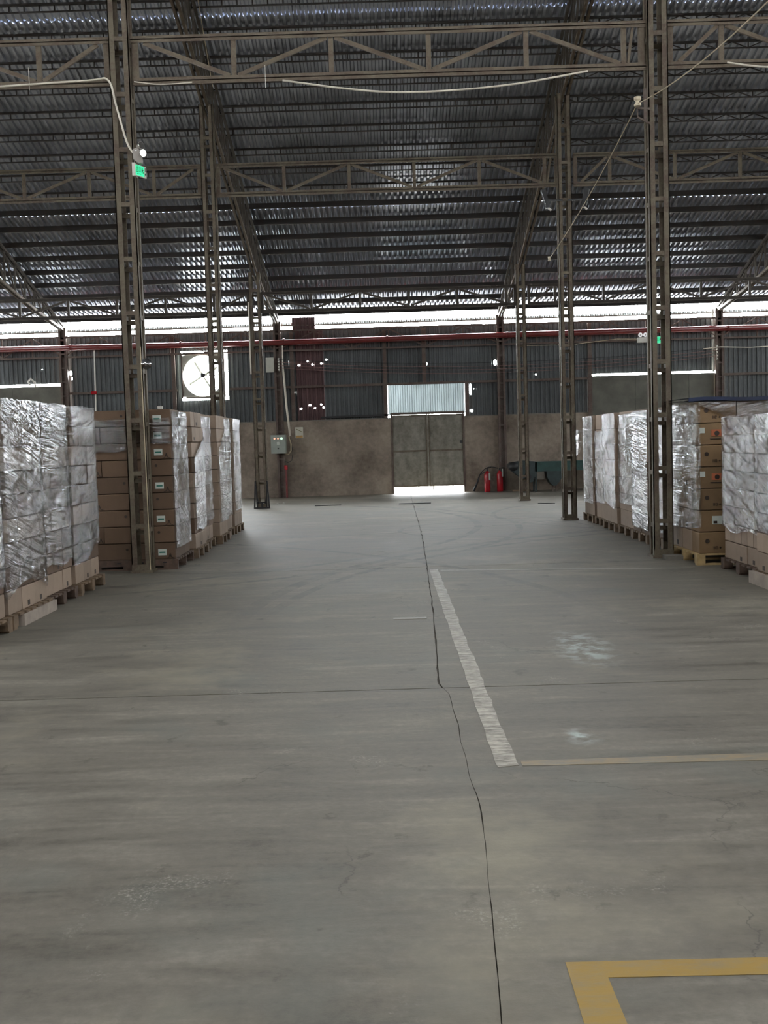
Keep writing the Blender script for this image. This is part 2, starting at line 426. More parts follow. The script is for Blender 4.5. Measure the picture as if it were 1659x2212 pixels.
# ------------------------------------------------------------------ floor slabs with joints
def joint_x(y):
    pts = [(-16, .12), (2.8, .27), (4.4, .36), (6.75, .35), (6.85, .30), (9.7, .39), (13.2, .47), (17.7, .56), (33, .70)]
    for (a, xa), (b_, xb) in zip(pts, pts[1:]):
        if a <= y <= b_: return xa + (xb - xa) * (y - a) / (b_ - a)
    return pts[-1][1]
fl = sroot('floor', label='worn grey concrete slab floor with cracked joints', cat='floor')
rows = [-16, 6.8, 13.45, 21.2, 32.62]
rj = random.Random(3)
for i in range(4):
    y0, y1 = rows[i] + .007, rows[i + 1] - .007
    step = .12 if i < 2 else .25
    ys = [y0]
    while ys[-1] + step < y1: ys.append(ys[-1] + step * (1 if ys[-1] > 2 else 6) if ys[-1] > 1 else ys[-1] + 1.0)
    ys[-1] = y1
    mid = [(joint_x(y) + mnoise.noise(Vector((y * 2.1, 3, 0))) * .018, y) for y in ys]
    for side in (-1, 1):
        b = MB()
        gap = .003 if i else .0006
        edge = [(x + side * (gap + abs(mnoise.noise(Vector((y * 9, side * 9, 2)))) * (.007 if y < 6.8 else .014 if y < 16 else .022)), y) for x, y in mid]
        X = side * 17.2
        n = len(edge)
        for k in range(n - 1):
            (xa, ya), (xb, yb) = edge[k], edge[k + 1]
            q = [(xa, ya, 0), (X, ya, 0), (X, yb, 0), (xb, yb, 0)]
            if side < 0: q = q[::-1]
            b.quad(*q)
            q = [(xa, ya, -.03), (xa, ya, 0), (xb, yb, 0), (xb, yb, -.03)]
            if side < 0: q = q[::-1]
            b.quad(*q)
        for yy, sgn in ((y0, 1), (y1, -1)):
            xe = edge[0][0] if sgn > 0 else edge[-1][0]
            q = [(xe, yy, -.03), (X, yy, -.03), (X, yy, 0), (xe, yy, 0)]
            if (side < 0) != (sgn < 0): q = q[::-1]
            b.quad(*q)
        b.build('concrete_slab', 'worn_concrete', fl)
MB().box(-17.2, 17.2, -16, 32.62, -.05, -.012).build('sub_floor', 'dark_sub_floor', fl)
gr = structure(MB().box(-60, 60, -60, 90, -.12, -.06).build('ground', 'outdoor_ground'), 'pale sunlit yard outside beyond the gate gap', 'ground')

# ------------------------------------------------------------------ corrugated panels
def corr_wall(x0, x1, z0, z1, y, pitch=.14, dep=.028, wav=.0):
    b = MB(); x = x0; prof = []
    k = math.floor(x0 / pitch)
    pts = []
    while True:
        for u, d in ((0, 0), (.36, 0), (.5, 1), (.86, 1)):
            xx = (k + u) * pitch
            pts.append((xx, d))
        k += 1
        if k * pitch > x1 + pitch: break
    def dv(xx):
        for (a, da), (c, dc) in zip(pts, pts[1:]):
            if a <= xx <= c: return da + (dc - da) * (xx - a) / (c - a)
        return 0
    prof = [(x0, dv(x0))] + [(a, d) for a, d in pts if x0 < a < x1] + [(x1, dv(x1))]
    for (a, da), (c, dc) in zip(prof, prof[1:]):
        b.quad((a, y + da * dep, z0), (c, y + dc * dep, z0), (c, y + dc * dep, z1), (a, y + da * dep, z1))
    return b
wf = sroot('wall_far', label='far wall of plastered masonry under corrugated metal cladding', cat='wall')
def clad(x0, x1, z0, z1, m='wall_sheet_grey', y=YW + .05, w=.84, j=.012, nm='cladding_sheet'):
    n = max(1, round((x1 - x0) / w)); st = (x1 - x0) / n
    for i in range(n):
        yy = y + (i % 2) * .0006
        dz = RND.uniform(-j, j)
        corr_wall(x0 + i * st, x0 + (i + 1) * st + .02, z0, z1 + dz, yy).build(nm, m, wf)
ZT, ZM = 5.08, 3.34
for a, c in ((-17, -9.78), (-9.6, -6.18), (-4.74, -2.68), (-1.84, 10.06), (10.2, 17)):
    zlo = 3.66 if a == -17 else ZM
    if a == -1.84:
        clad(-1.84, 6.24, ZM, ZT); clad(6.24, 10.06, 3.47, ZT)
    else: clad(a, c, zlo, ZT)
clad(-6.18, -4.74, 4.52, ZT)
clad(-6.18, -4.74, 2.25, 3.03)
for a, c in ((-9.6, -6.18), (-4.74, -2.88), (-1.84, .06), (2.5, 6.22), (10.2, 17)):
    clad(a, c, 2.25, ZM)
clad(-2.68, -1.84, 2.25, ZT, 'wall_sheet_red', j=0)
corr_wall(-2.88, -2.66, 2.3, ZM, YW + .045).build('cladding_sheet', 'wall_sheet_grey', wf)
corr_wall(.10, 2.46, 2.40, ZM, YW + .04).build('translucent_sheet', 'wall_sheet_clear', wf)
# patched dark piece breaking the light strip
corr_wall(-2.75, -2.05, 5.0, 5.44, YW + .05).build('patch_sheet', 'wall_sheet_red', wf)
# narrow strip of sheet above the gap and its rail
for a, c in ((-17, -2.75), (-2.05, 17)):
    n = 8
    for i in range(n):
        corr_wall(a + (c - a) * i / n, a + (c - a) * (i + 1) / n, 5.19, 5.285, YW + .09, dep=.05).build('eave_strip', 'wall_sheet_pale', wf)
b = MB(); b.bar((-17, YW + .07, 5.20), (17, YW + .07, 5.20), .04, .035); b.build('eave_rail', 'wall_post_steel', wf)
# masonry
def masonry(x0, x1, z1=2.3):
    b = MB().box(x0, x1, YW, YW + .2, 0, z1); return b.build('masonry_panel', 'plaster_wall', wf)
for a, c in ((-17, -9.9), (-9.9, -3.2), (-3.2, .16), (2.4, 3.5), (3.5, 10.14), (10.14, 17)): masonry(a, c)
b = MB()
for a, c in ((-17, .16), (2.4, 17)): b.box(a, c, YW - .015, YW + .21, 2.295, 2.325)
b.build('masonry_coping', 'concrete_block', wf)
# board panels
for a, c in ((6.24, 7.62), (7.62, 9.24), (9.24, 10.06)):
    MB().box(a + .004, c - .004, YW - .02, YW + .02, 2.18, 3.40).build('board_panel', 'green_board', wf)
for a, c in ((-17, -13.2), (-13.2, -11.3), (-11.3, -9.78)):
    MB().box(a + .004, c - .004, YW - .02, YW + .02, 2.3, 3.58).build('board_panel', 'green_board', wf)
MB().box(6.24, 10.06, YW + .02, YW + .03, 2.18, 3.40).build('board_backing', 'green_board', wf)
MB().box(-17, -9.78, YW + .02, YW + .03, 2.3, 3.58).build('board_backing', 'green_board', wf)
# rails and posts
b = MB()
for a, c in ((-9.6, -6.3), (-4.7, 6.2), (10.2, 17)): b.bar((a, YW - .02, ZM), (c, YW - .02, ZM), .04, .07)
b.build('mid_rail', 'wall_post_steel', wf)
for x in XS:
    b = MB()
    for sx in (-1, 1): b.box(x + sx * .085 - .03, x + sx * .085 + .03, YW - .17, YW - .11, 0, 5.32)
    b.box(x - .115, x + .115, YW - .10, YW - .05, 0, 5.32)
    for k in range(12): b.box(x - .085, x + .085, YW - .16, YW - .12, .3 + k * .42, .35 + k * .42)
    b.build('wall_post', 'wall_post_steel', wf)
for x, z0, z1 in ((.03, 2.32, 4.98), (2.5, 2.32, 3.34), (-6.38, 2.32, 4.98), (-2.78, 2.32, 4.98), (6.24, 2.2, 5.0), (1.22, 3.34, 4.98)):
    MB().box(x - .055, x + .055, YW - .07, YW + .0, z0, z1).build('wall_stud', 'wall_post_steel', wf)
# lattice chord band on the wall
for xa, xb in zip([-17] + XS, XS + [17]):
    b = MB(); y = YW - .13
    b.bar((xa + .1, y, 5.03), (xb - .1, y, 5.03), .04, .05); b.bar((xa + .1, y, 4.43), (xb - .1, y, 4.43), .04, .05)
    n = max(4, round((xb - xa) / 1.1)); n += n % 2; st = (xb - xa) / n
    for k in range(n + 1): b.bar((xa + k * st, y, 4.43), (xa + k * st, y, 5.03), .035)
    for k in range(n):
        z0, z1 = (4.45, 5.0) if k % 2 == 0 else (5.0, 4.45)
        b.bar((xa + k * st, y + .02, z0), (xa + (k + 1) * st, y + .02, z1), .035)
    b.build('wall_lattice', 'wall_post_steel', wf)
b = MB().bar((-1.95, YW - .04, 2.39), (.1, YW - .04, 2.41), .06, .06); b.build('gate_track', 'black_steel', wf)

# gate
dr = sroot('door_1', (1.28, YW, 0), 'rusty grey steel double gate in the far wall', 'gate')
for x0, x1 in ((.17, 1.278), (1.282, 2.39)):
    MB().box(x0, x1, YW + .02, YW + .05, .22, 2.38).build('gate_leaf', 'gate_steel', dr)
    f = MB()
    for xx in (x0, x1 - .05): f.box(xx, xx + .05, YW - .01, YW + .02, .2, 2.4)
    for zz in (.2, 1.27, 2.34): f.box(x0, x1, YW - .008, YW + .02, zz, zz + .05)
    f.build('gate_frame', 'column_steel', dr)
MB().box(.16, .21, YW - .02, YW + .15, 0, 2.46).build('gate_jamb', 'wall_post_steel', dr)
MB().box(2.35, 2.4, YW - .02, YW + .15, 0, 2.46).build('gate_jamb', 'wall_post_steel', dr)
MB().box(.16, 2.4, YW - .03, YW + .1, 2.4, 2.47).build('gate_lintel', 'wall_post_steel', dr)
f = MB().box(.25, 2.3, YW + .03, YW + .05, .095, .115)
for x in (.5, .95, 1.4, 2.0): f.box(x, x + .03, YW + .025, YW + .05, .1, .24)
f.build('bottom_rail', 'gate_steel', dr)
MB().box(1.255, 1.305, YW - .012, YW + .018, .22, 2.38).build('meeting_stile', 'gate_steel', dr)
MB().box(2.26, 2.33, YW - .04, YW - .01, 1.5, 1.58).build('gate_latch', 'black_steel', dr)

# other walls of the hall (outside the frame)
def side_wall(x, name):
    r = sroot(name)
    MB().box(x - .05, x + .05, -16, 32.6, 0, 5.2).build('wall_panel', 'plaster_wall', r)  # panel stops below the gable: added gap that lets daylight in
    b = MB()
    b.quad((x, -16, 5.45), (x, 32.6, 5.45), (x, 6, 13.7)); b.quad((x, -16, 5.45), (x, 6, 13.7), (x, -16, 6.9))
    b.build('gable_panel', 'wall_sheet_grey', r)
    for k in range(9):
        y = -16 + k * 6.07
        MB().box(x - .1, x + .1, y - .1, y + .1, 0, 5.7).build('wall_post', 'wall_post_steel', r)
side_wall(-17.1, 'wall_left'); side_wall(17.1, 'wall_right')
wb = sroot('wall_back')
for x0, x1, z0, z1 in ((-17, 17, 0, 6.9),):
    MB().box(x0, x1, -16.15, -16.05, z0, z1).build('wall_panel', 'plaster_wall', wb)

# ------------------------------------------------------------------ roof
ce = sroot('ceiling', label='corrugated metal roof on dark lattice purlins', cat='roof')
PIT = .14; DEP = .045
def roof_sheet(y0, y1, za, zb, seg, seed):
    b = MB(); W = 6 * PIT
    prof = []
    for k in range(6):
        for u, d in ((0, 0), (.34, 0), (.5, 1), (.84, 1)): prof.append(((k + u) * PIT, d * DEP))
    prof += [(W, -.001), (W + .34 * PIT, -.001), (W + .5 * PIT, DEP - .001), (W + .8 * PIT, DEP - .001)]
    n = len(prof)
    for s in range(seg + 1):
        t = s / seg; y = y0 + (y1 - y0) * t; z = za + (zb - za) * t + mnoise.noise(Vector((y * .8, seed, 0))) * .004 * (0 < s < seg)
        for (x, d) in prof:
            wv = 0.0
            b.v.append((x, y, z + d + wv))
    for s in range(seg):
        for k in range(n - 1):
            i = s * n + k; b.f.append((i, i + 1, i + n + 1, i + n))
    return b
def zroof(y): return ztr(y) + .155
Ye = 32.62
NX = 41
for (ya, yb, front) in ((6.0, 13.0, 0), (12.9, 20.0, 1), (19.9, 26.6, 1), (26.5, Ye, 1)):
    base = []
    for v in range(2):
        base.append(roof_sheet(ya, yb, zroof(ya) , zroof(yb) + (.012 if front else 0), 14 if front else 4, v * 3.3 + ya).build('roofing_sheet', 'roof_sheet_metal', ce))
    for i in range(NX):
        x = -17.2 + i * 6 * PIT
        dz = RND.uniform(0, .001)
        if i < 2: base[i].location = (x, 0, dz)
        else: clone(base[i % 2], (x, 0, dz), ce)
def zrear(y): return zroof(6) + .03 - (6.02 - y) * (zroof(6) + .03 - 6.85) / 22.32
for xa, xb, ya, yb in ((-17.3, 17.3, -16.3, 2.64), (-17.3, -9, 2.64, 3.0), (9, 17.3, 2.64, 3.0), (-17.3, 17.3, 3.0, 6.02)):  # slot left open behind the ridge: vent added for interior light
    b = MB(); b.quad((xa, ya, zrear(ya)), (xb, ya, zrear(ya)), (xb, yb, zrear(yb)), (xa, yb, zrear(yb))); b.build('rear_roof_slope', 'roof_sheet_metal', ce)

NP = 24
for k in range(NP):
    y = 32.25 - .755 * k; z = ztr(y)
    solid = k <= 8
    b = MB()
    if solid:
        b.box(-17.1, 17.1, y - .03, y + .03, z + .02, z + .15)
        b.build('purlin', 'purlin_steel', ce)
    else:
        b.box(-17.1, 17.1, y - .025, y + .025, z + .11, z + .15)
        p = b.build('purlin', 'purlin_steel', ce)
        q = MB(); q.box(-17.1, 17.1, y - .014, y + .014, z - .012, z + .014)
        x = -17
        while x < 3.5:
            q.box(x, x + .022, y - .01, y + .01, z, z + .115); x += .27 if k % 2 else .24
        x = 3.54; st = .30; t = 0
        while x < 17:
            q.bar((x, y, z), (x + st, y, z + .115), .018); q.bar((x + st, y, z + .115), (x + 2 * st, y, z), .018)
            q.box(x, x + .02, y - .01, y + .01, z, z + .115); x += 2 * st
        WLOC[p.name] = (0, 0, 0)
        q.build('purlin_lattice', 'purlin_steel', p)

# ------------------------------------------------------------------ trusses
def zbot(y):
    pts = [(6, 12.4), (13.79, 9.95), (20.49, 7.95), (27.2, 5.98), (29.9, 5.55), (32.4, 5.26)]
    for (a, za), (c, zc) in zip(pts, pts[1:]):
        if a <= y <= c: return za + (zc - za) * (y - a) / (c - a)
    return pts[-1][1]
places = ['left of the window fan', 'left of the aisle', 'right of the aisle', 'at the right edge']
for i, x in enumerate(XS):
    t = thing('roof_truss', (x, YW, 5.3), 'dark sloping lattice roof truss %s running down to the far wall' % places[i], 'truss', 'sloping roof trusses')
    b = MB()
    for sx in (-.045, .045): b.bar((x + sx, 6, ztr(6) - .03), (x + sx, 32.4, ztr(32.4) - .03), .05, .06)
    b.build('top_chord', 'truss_steel', t)
    b = MB(); pts = [(6, 12.4), (13.79, 9.95), (20.49, 7.95), (27.2, 5.98), (29.9, 5.55), (32.4, 5.26)]
    for (a, za), (c, zc) in zip(pts, pts[1:]):
        for sx in (-.045, .045): b.bar((x + sx, a, za), (x + sx, c, zc), .045, .07)
    b.build('bottom_chord', 'beam_steel', t)
    y = 32.25; k = 0
    while y > 8:
        if y < 31.9:
            MB().bar((x, y, zbot(y)), (x, y, ztr(y) - .03), .04, .04).build('web_post', 'truss_steel', t)
            yn = y + .755
            if yn < 32.3: MB().bar((x, y, ztr(y) - .04), (x, yn, zbot(yn) + .03), .035, .035).build('web_diagonal', 'truss_steel', t)
        y -= .755; k += 1

# ------------------------------------------------------------------ columns
def lattice_column(x, y, ztop, label, hw=.125, base='plate', rung0=.25, pitch=.68, brace=False):
    t = thing('lattice_column', (x, y, 0), label, 'column', 'square lattice roof columns')
    a = .072; th = .012
    for sx in (-1, 1):
        for sy in (-1, 1):
            b = MB(); X = x + sx * hw; Y = y + sy * hw
            b.box(min(X, X - sx * a), max(X, X - sx * a), min(Y, Y - sy * th), max(Y, Y - sy * th), 0, ztop)
            b.box(min(X, X - sx * th), max(X, X - sx * th), min(Y, Y - sy * a), max(Y, Y - sy * a), 0, ztop)
            b.build('leg', 'column_steel', t)
    z = rung0; k = 0
    while z < ztop - .1:
        b = MB()
        b.box(x - hw + .01, x + hw - .01, y - hw + .004, y - hw + .05, z, z + .055)
        b.box(x - hw + .01, x + hw - .01, y + hw - .05, y + hw - .004, z - .1, z - .045)
        b.box(x - hw + .004, x - hw + .05, y - hw + .05, y + hw - .05, z - .05, z + .005)
        b.box(x + hw - .05, x + hw - .004, y - hw + .05, y + hw - .05, z - .05, z + .005)
        b.build('rung', 'column_steel', t); z += pitch
    b = MB().box(x - hw - .02, x + hw + .02, y - hw - .02, y + hw + .02, 0, .035)
    b.box(x - hw, x + hw, y - hw - .004, y - hw + .01, .03, .11); b.build('base_plate', 'column_steel', t)
    if brace:
        b = MB()
        for sx in (-1, 1):
            b.bar((x + sx * (hw + .05), y - hw - .02, 0), (x + sx * (hw + .01), y - hw - .02, .70), .035)
            b.bar((x + sx * (hw - .02), y - hw - .02, .02), (x + sx * (hw + .0), y - hw - .02, .6), .03)
            b.bar((x + sx * (hw - .06), y - hw - .03, .12), (x + sx * (hw + .0), y - hw - .03, .4), .02)
        b.box(x - hw - .05, x + hw + .05, y - hw - .04, y - hw, 0, .03); b.box(x - hw, x + hw, y - hw - .04, y - hw - .01, .13, .17)
        b.box(x - .02, x + .02, y - hw - .03, y - hw - .01, .03, .13)
        b.build('base_brace', 'black_steel', t)
    return t
lattice_column(-3.2, FY[0], 9.95, 'nearest lattice steel column, on the left, carrying the green exit sign', rung0=.58)
lattice_column(3.54, FY[0], 9.95, 'nearest lattice steel column, on the right, beside a concrete block', rung0=.45)
lattice_column(-3.2, FY[1], 8.0, 'middle left lattice column rising behind the wrapped pallets', rung0=.55)
lattice_column(3.5, FY[1], 8.0, 'middle right lattice column with two black floodlights', rung0=.58)
lattice_column(-3.2, FY[2], 5.95, 'farthest left lattice column with black braced foot', hw=.14, rung0=.7, brace=True)
lattice_column(3.5, FY[2], 5.95, 'farthest right lattice column in front of the green conveyor', hw=.12, rung0=.6)

# ------------------------------------------------------------------ lattice tie beams
hz = [(6.22, 6.74), (6.34, 6.88), (4.97, 5.42)]
wr = ['nearest', 'middle', 'farthest']; ws = ['left', 'centre', 'right']
for i, y in enumerate(FY):
    z0, z1 = hz[i]
    spans = [(-16.5, -3.2), (-3.2, 3.54), (3.54, 16.5)]
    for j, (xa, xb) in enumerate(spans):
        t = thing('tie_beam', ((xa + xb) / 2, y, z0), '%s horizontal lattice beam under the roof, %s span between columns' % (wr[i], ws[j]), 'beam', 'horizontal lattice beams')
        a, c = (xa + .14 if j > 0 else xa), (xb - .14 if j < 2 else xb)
        bmt = ('beam_steel', 'column_steel', 'truss_steel')[i]  # farther beams take darker steels: their backlit shade is put into the colour
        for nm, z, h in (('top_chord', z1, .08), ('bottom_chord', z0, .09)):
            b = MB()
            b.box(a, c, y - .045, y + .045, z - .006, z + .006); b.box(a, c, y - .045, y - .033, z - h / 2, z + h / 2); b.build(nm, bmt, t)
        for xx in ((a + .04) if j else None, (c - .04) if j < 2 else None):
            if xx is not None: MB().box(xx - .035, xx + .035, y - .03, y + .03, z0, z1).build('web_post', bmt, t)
        st = 1.23; x0 = -1.78 - st * 12; k = -12
        xs = []
        while x0 < c - .15:
            if x0 > a + .15: xs.append((k, x0))
            k += 1; x0 += st
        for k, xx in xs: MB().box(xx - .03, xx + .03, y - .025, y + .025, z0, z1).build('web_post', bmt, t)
        kk = [(k, xx) for k, xx in xs]
        if kk: kk = [(kk[0][0] - 1, max(a + .1, kk[0][1] - st))] + kk + [(kk[-1][0] + 1, min(c - .1, kk[-1][1] + st))]
        for (k, p), (k2, q) in zip(kk, kk[1:]):
            up = (k % 2 == 0)
            za, zb = (z0 + .05, z1 - .04) if up else (z1 - .04, z0 + .05)
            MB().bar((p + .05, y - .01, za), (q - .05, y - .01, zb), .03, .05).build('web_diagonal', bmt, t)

# ------------------------------------------------------------------ cartons, pallets, film
CM = {}
def carton_mesh(sx, sy, sz, m):
    key = (round(sx, 3), round(sy, 3), round(sz, 3), m)
    if key in CM: return CM[key]
    c = .006; X, Y = sx / 2 - .002, sy / 2 - .002; Z = sz - .008
    v = []; f = []
    # slightly chamfered box: rings
    rings = [(X - c, Y - c, 0), (X, Y, c), (X, Y, Z - c), (X - c, Y - c, Z)]
    for (a, b_, z) in rings:
        k = c * 1.0
        v += [(-a, -b_, z), (a, -b_, z), (a, b_, z), (-a, b_, z)]
    f.append((3, 2, 1, 0)); f.append((12, 13, 14, 15))
    for r in range(3):
        for j in range(4):
            f.append((r * 4 + j, r * 4 + (j + 1) % 4, (r + 1) * 4 + (j + 1) % 4, (r + 1) * 4 + j))
    me = bpy.data.meshes.new('carton'); me.from_pydata(v, [], f); me.update(); me.materials.append(MATS[m]); CM[key] = me
    return me
STUFF = MB()
NCART = [0]
def carton(cx, cy, z, sx, sy, sz, m, label, group):
    o = bpy.data.objects.new('carton', carton_mesh(sx, sy, sz, m)); COL.objects.link(o)
    o.location = (cx + RND.uniform(-.006, .006), cy, z); o.rotation_euler = (0, 0, 0)
    NCART[0] += 1
    tag(o, label, 'box', group)
    WLOC[o.name] = tuple(o.location)
    return o
ORD = ['bottom', 'second', 'third', 'fourth', 'fifth', 'sixth', 'seventh', 'eighth', 'ninth', 'tenth']
def part_box(parent, name, m, x0, x1, y0, y1, z0, z1):
    b = MB().box(x0, x1, y0, y1, z0, z1)
    me = bpy.data.meshes.new(name); px, py, pz = parent.location
    me.from_pydata([(x - px, y - py, z - pz) for x, y, z in b.v], [], b.f); me.update(); me.materials.append(MATS[m])
    o = bpy.data.objects.new(name, me); COL.objects.link(o); o.parent = parent; return o

def pallet(x0, x1, y0, y1, h, label, m='pallet_wood', solid_front=False, runner='x'):
    """deck boards run along X; blocks/stringers below"""
    t = thing('wooden_pallet', ((x0 + x1) / 2, (y0 + y1) / 2, 0), label, 'pallet', 'wooden pallets under the stacks')
    n = 7; W = (y1 - y0); bw = W / n * .72
    for k in range(n):
        yy = y0 + k * (W - bw) / (n - 1)
        MB().box(x0, x1, yy, yy + bw, h - .022, h).build('deck_board', m, t)
    for k in range(3):
        yy = y0 + k * (W - .09) / 2
        MB().box(x0, x1, yy, yy + .09, 0, .02).build('bottom_board', m, t)
    if solid_front:
        b = MB()                                     # notched stringers along X
        for k in range(3):
            yy = y0 + k * (W - .04) / 2
            L = x1 - x0
            b.box(x0, x1, yy, yy + .04, .055, h - .022)
            for a, c in ((0, .16), (.40, .60), (.84, 1)): b.box(x0 + L * a, x0 + L * c, yy, yy + .04, .02, .055)
        b.build('stringer', m, t)
        for k in range(4):
            xx = x0 + .1 + k * (x1 - x0 - .3) / 3
            MB().box(xx, xx + .05, y0 - .003, y0, h - .05, h - .035).build('slot', 'black_steel', t)
    else:
        for i in range(3):
            for k in range(3):
                xx = x0 + i * (x1 - x0 - .1) / 2; yy = y0 + k * (W - .12) / 2
                MB().box(xx, xx + .1, yy, yy + .12, .02, h - .022).build('block', m, t)
    return t

def film(name, path, z0f, z1f, m, label, seed, step=.045, amp=.012, skip=None):
    """stretch film: a sheet following the plan path [(x,y),..] with outward normals, from z0f(u) to z1f(u)"""
    pts = []; u = 0
    for (a, c) in zip(path, path[1:]):
        A, C = Vector(a), Vector(c); L = (C - A).length; n = max(1, int(L / step)); d = (C - A) / n
        nr = Vector((d.y, -d.x)).normalized()
        for k in range(n): pts.append((A + d * k, nr, u + (d * k).length))
        u += L
    pts.append((Vector(path[-1]), nr, u))
    b = MB(); b.uv = []
    nz = 44; n = len(pts)
    for (p, nr, uu) in pts:
        lo, hi = z0f(uu), z1f(uu)
        for j in range(nz + 1):
            z = lo + (hi - lo) * j / nz
            e = mnoise.noise(Vector((uu * 3 + seed * 7, z * 5, seed))) * amp + mnoise.noise(Vector((uu * 9 + seed, z * 16 + uu * 5, seed * 2))) * amp * .5
            e = abs(e) + .012
            b.v.append((p.x + nr.x * e, p.y + nr.y * e, z)); b.uv.append((uu, z))
    for i in range(n - 1):
        for j in range(nz):
            a = i * (nz + 1) + j
            if skip:
                um = pts[i][2]; zm = (b.v[a][2])
                if skip(um, zm): continue
            b.f.append((a, a + nz + 1, a + nz + 2, a + 1))
    x, y, z = path[0][0], path[0][1], 0
    o = b.build(name, m, None, True, (x, y, 0))
    return tag(o, label, 'stretch wrap', 'clear stretch film on the stacks')

def flush(who, m='cardboard_pale'):
    global STUFF
    if STUFF.v:
        o = STUFF.build('carton_mass', m, None); tag(o, 'inner mass of cartons filling the ' + who, 'boxes', kind='stuff')
    STUFF = MB()
def split(a, c, n):
    st = (c - a) / n; return [(a + i * st, a + (i + 1) * st) for i in range(n)]
FPOS = {1: ['single'], 2: ['front', 'rear'], 3: ['front', 'middle', 'rear'], 6: ['first', 'second', 'third', 'fourth', 'fifth', 'rearmost']}
def stack(side, xf, y0, y1, z0, lay, lh, who, npl, m='cardboard_brown', stuff=False, cols=None, depth=.42, grp=None):
    """cartons along the aisle face. side -1: stack is left of the aisle (face looks +X)"""
    grp = grp or ('cartons of the ' + who)
    for k in range(lay):
        z = z0 + k * lh
        off = .012 * math.sin(k * 2.3 + y0)
        n = npl if not callable(npl) else npl(k)
        for i, (a, c) in enumerate(split(y0, y1, n)):
            X = xf + side * (depth / 2 + abs(off))
            if stuff:
                STUFF.box(X - depth / 2, X + depth / 2, a + .003, c - .003, z, z + lh - .008)
            else:
                lev = 'top' if k == lay - 1 else ORD[k]
                mm = m(k) if callable(m) else m
                ps = FPOS[n][i]
                o = carton(X, (a + c) / 2, z, depth, c - a, lh, mm, 'carton, %s layer, %s on aisle side, %s' % (lev, ps, who), grp)
                if RND.random() < .45 and n <= 3:      # small dark print on the aisle face
                    fx = xf + side * abs(off) - side * .0; w_ = (c - a)
                    xa = o.location.x - side * (depth / 2 - .002)
                    part_box(o, 'printed_mark', 'print_dark', min(xa, xa - side * .002), max(xa, xa - side * .002), a + w_ * .42, a + w_ * .58, z + lh * .1, z + lh * .32)

def sheet_core(x0, x1, y0, y1, z0, z1):     # bulk of cartons behind the visible row, one lump of stuff
    nz_ = max(1, round((z1 - z0) / .23)); nx_ = max(1, round((x1 - x0) / .42)); ny_ = max(1, round((y1 - y0) / .4))
    for i in range(nz_):
        for a, c in split(x0, x1, nx_):
            for p, q in split(y0, y1, ny_):
                h_ = (z1 - z0) / nz_
                STUFF.box(a + .003, c - .003, p + .003, q - .003, z0 + i * h_, z0 + (i + 1) * h_ - .007)

# ---- left group A (film-wrapped, nearest)
PA = .13; LA = .218
A = [(8.50, 9.46, 3, 'leftmost wrapped stack'), (9.53, 10.62, 3, 'second wrapped stack from left edge'),
     (10.66, 11.57, 3, 'third wrapped stack from left edge'), (11.66, 12.62, 3, 'fourth wrapped stack from left edge')]
xfA = [-3.45, -3.45, -3.47, -3.45]
for i, (y0, y1, n, who) in enumerate(A):
    xf = xfA[i]
    pallet(xf - 1.15, xf + .05, y0 - .02, y1 + .01, PA, 'brown wooden pallet under the %s' % who, 'pallet_wood' if i != 2 else 'pallet_wood_red')
    stack(-1, xf, y0, y1, PA, 9, LA, who, n if i else 2, m=lambda k: 'cardboard_pale' if k < 1 else ('cardboard_brown' if k % 3 else 'cardboard_pale'))
    sheet_core(xf - 1.1, xf - .45, y0, y1, PA, PA + 9 * LA - .02)
    flush(who, 'cardboard_brown')
    seed = 11 + i * 3
    L = y1 - y0
    zl = [lambda u: .32 + .1 * u, lambda u: .28 + .12 * math.sin(u * 3), lambda u: .42 + .03 * math.sin(u * 9), lambda u: .34 + .28 * max(0, u - .25) + .02 * math.sin(u * 11)][i]
    path = [(xf + .004, y0 - .012), (xf + .004, y1 + .012), (xf - .35, y1 + .012)]
    path = [(xf - 1.1, y0 - .012)] + path
    off = 1.1
    film('stretch_wrap', path, lambda u, zl=zl: zl(max(0, u - 1.1)), lambda u, s=seed: PA + 9 * LA + .005 + .015 * mnoise.noise(Vector((u * 4, s, 0))), 'stretch_film_%d' % ((1, 4, 0, 1)[i]),
         'crinkled clear film around the %s' % who, seed, amp=.016)
# flat board slid under the second pallet
o = MB().box(-3.47, -3.385, 9.75, 10.72, 0, .105).build('board_slab', 'slab_board', None, org=(-3.43, 10.2, 0)); tag(o, 'flat beige board standing against the second pallet from left edge', 'board')

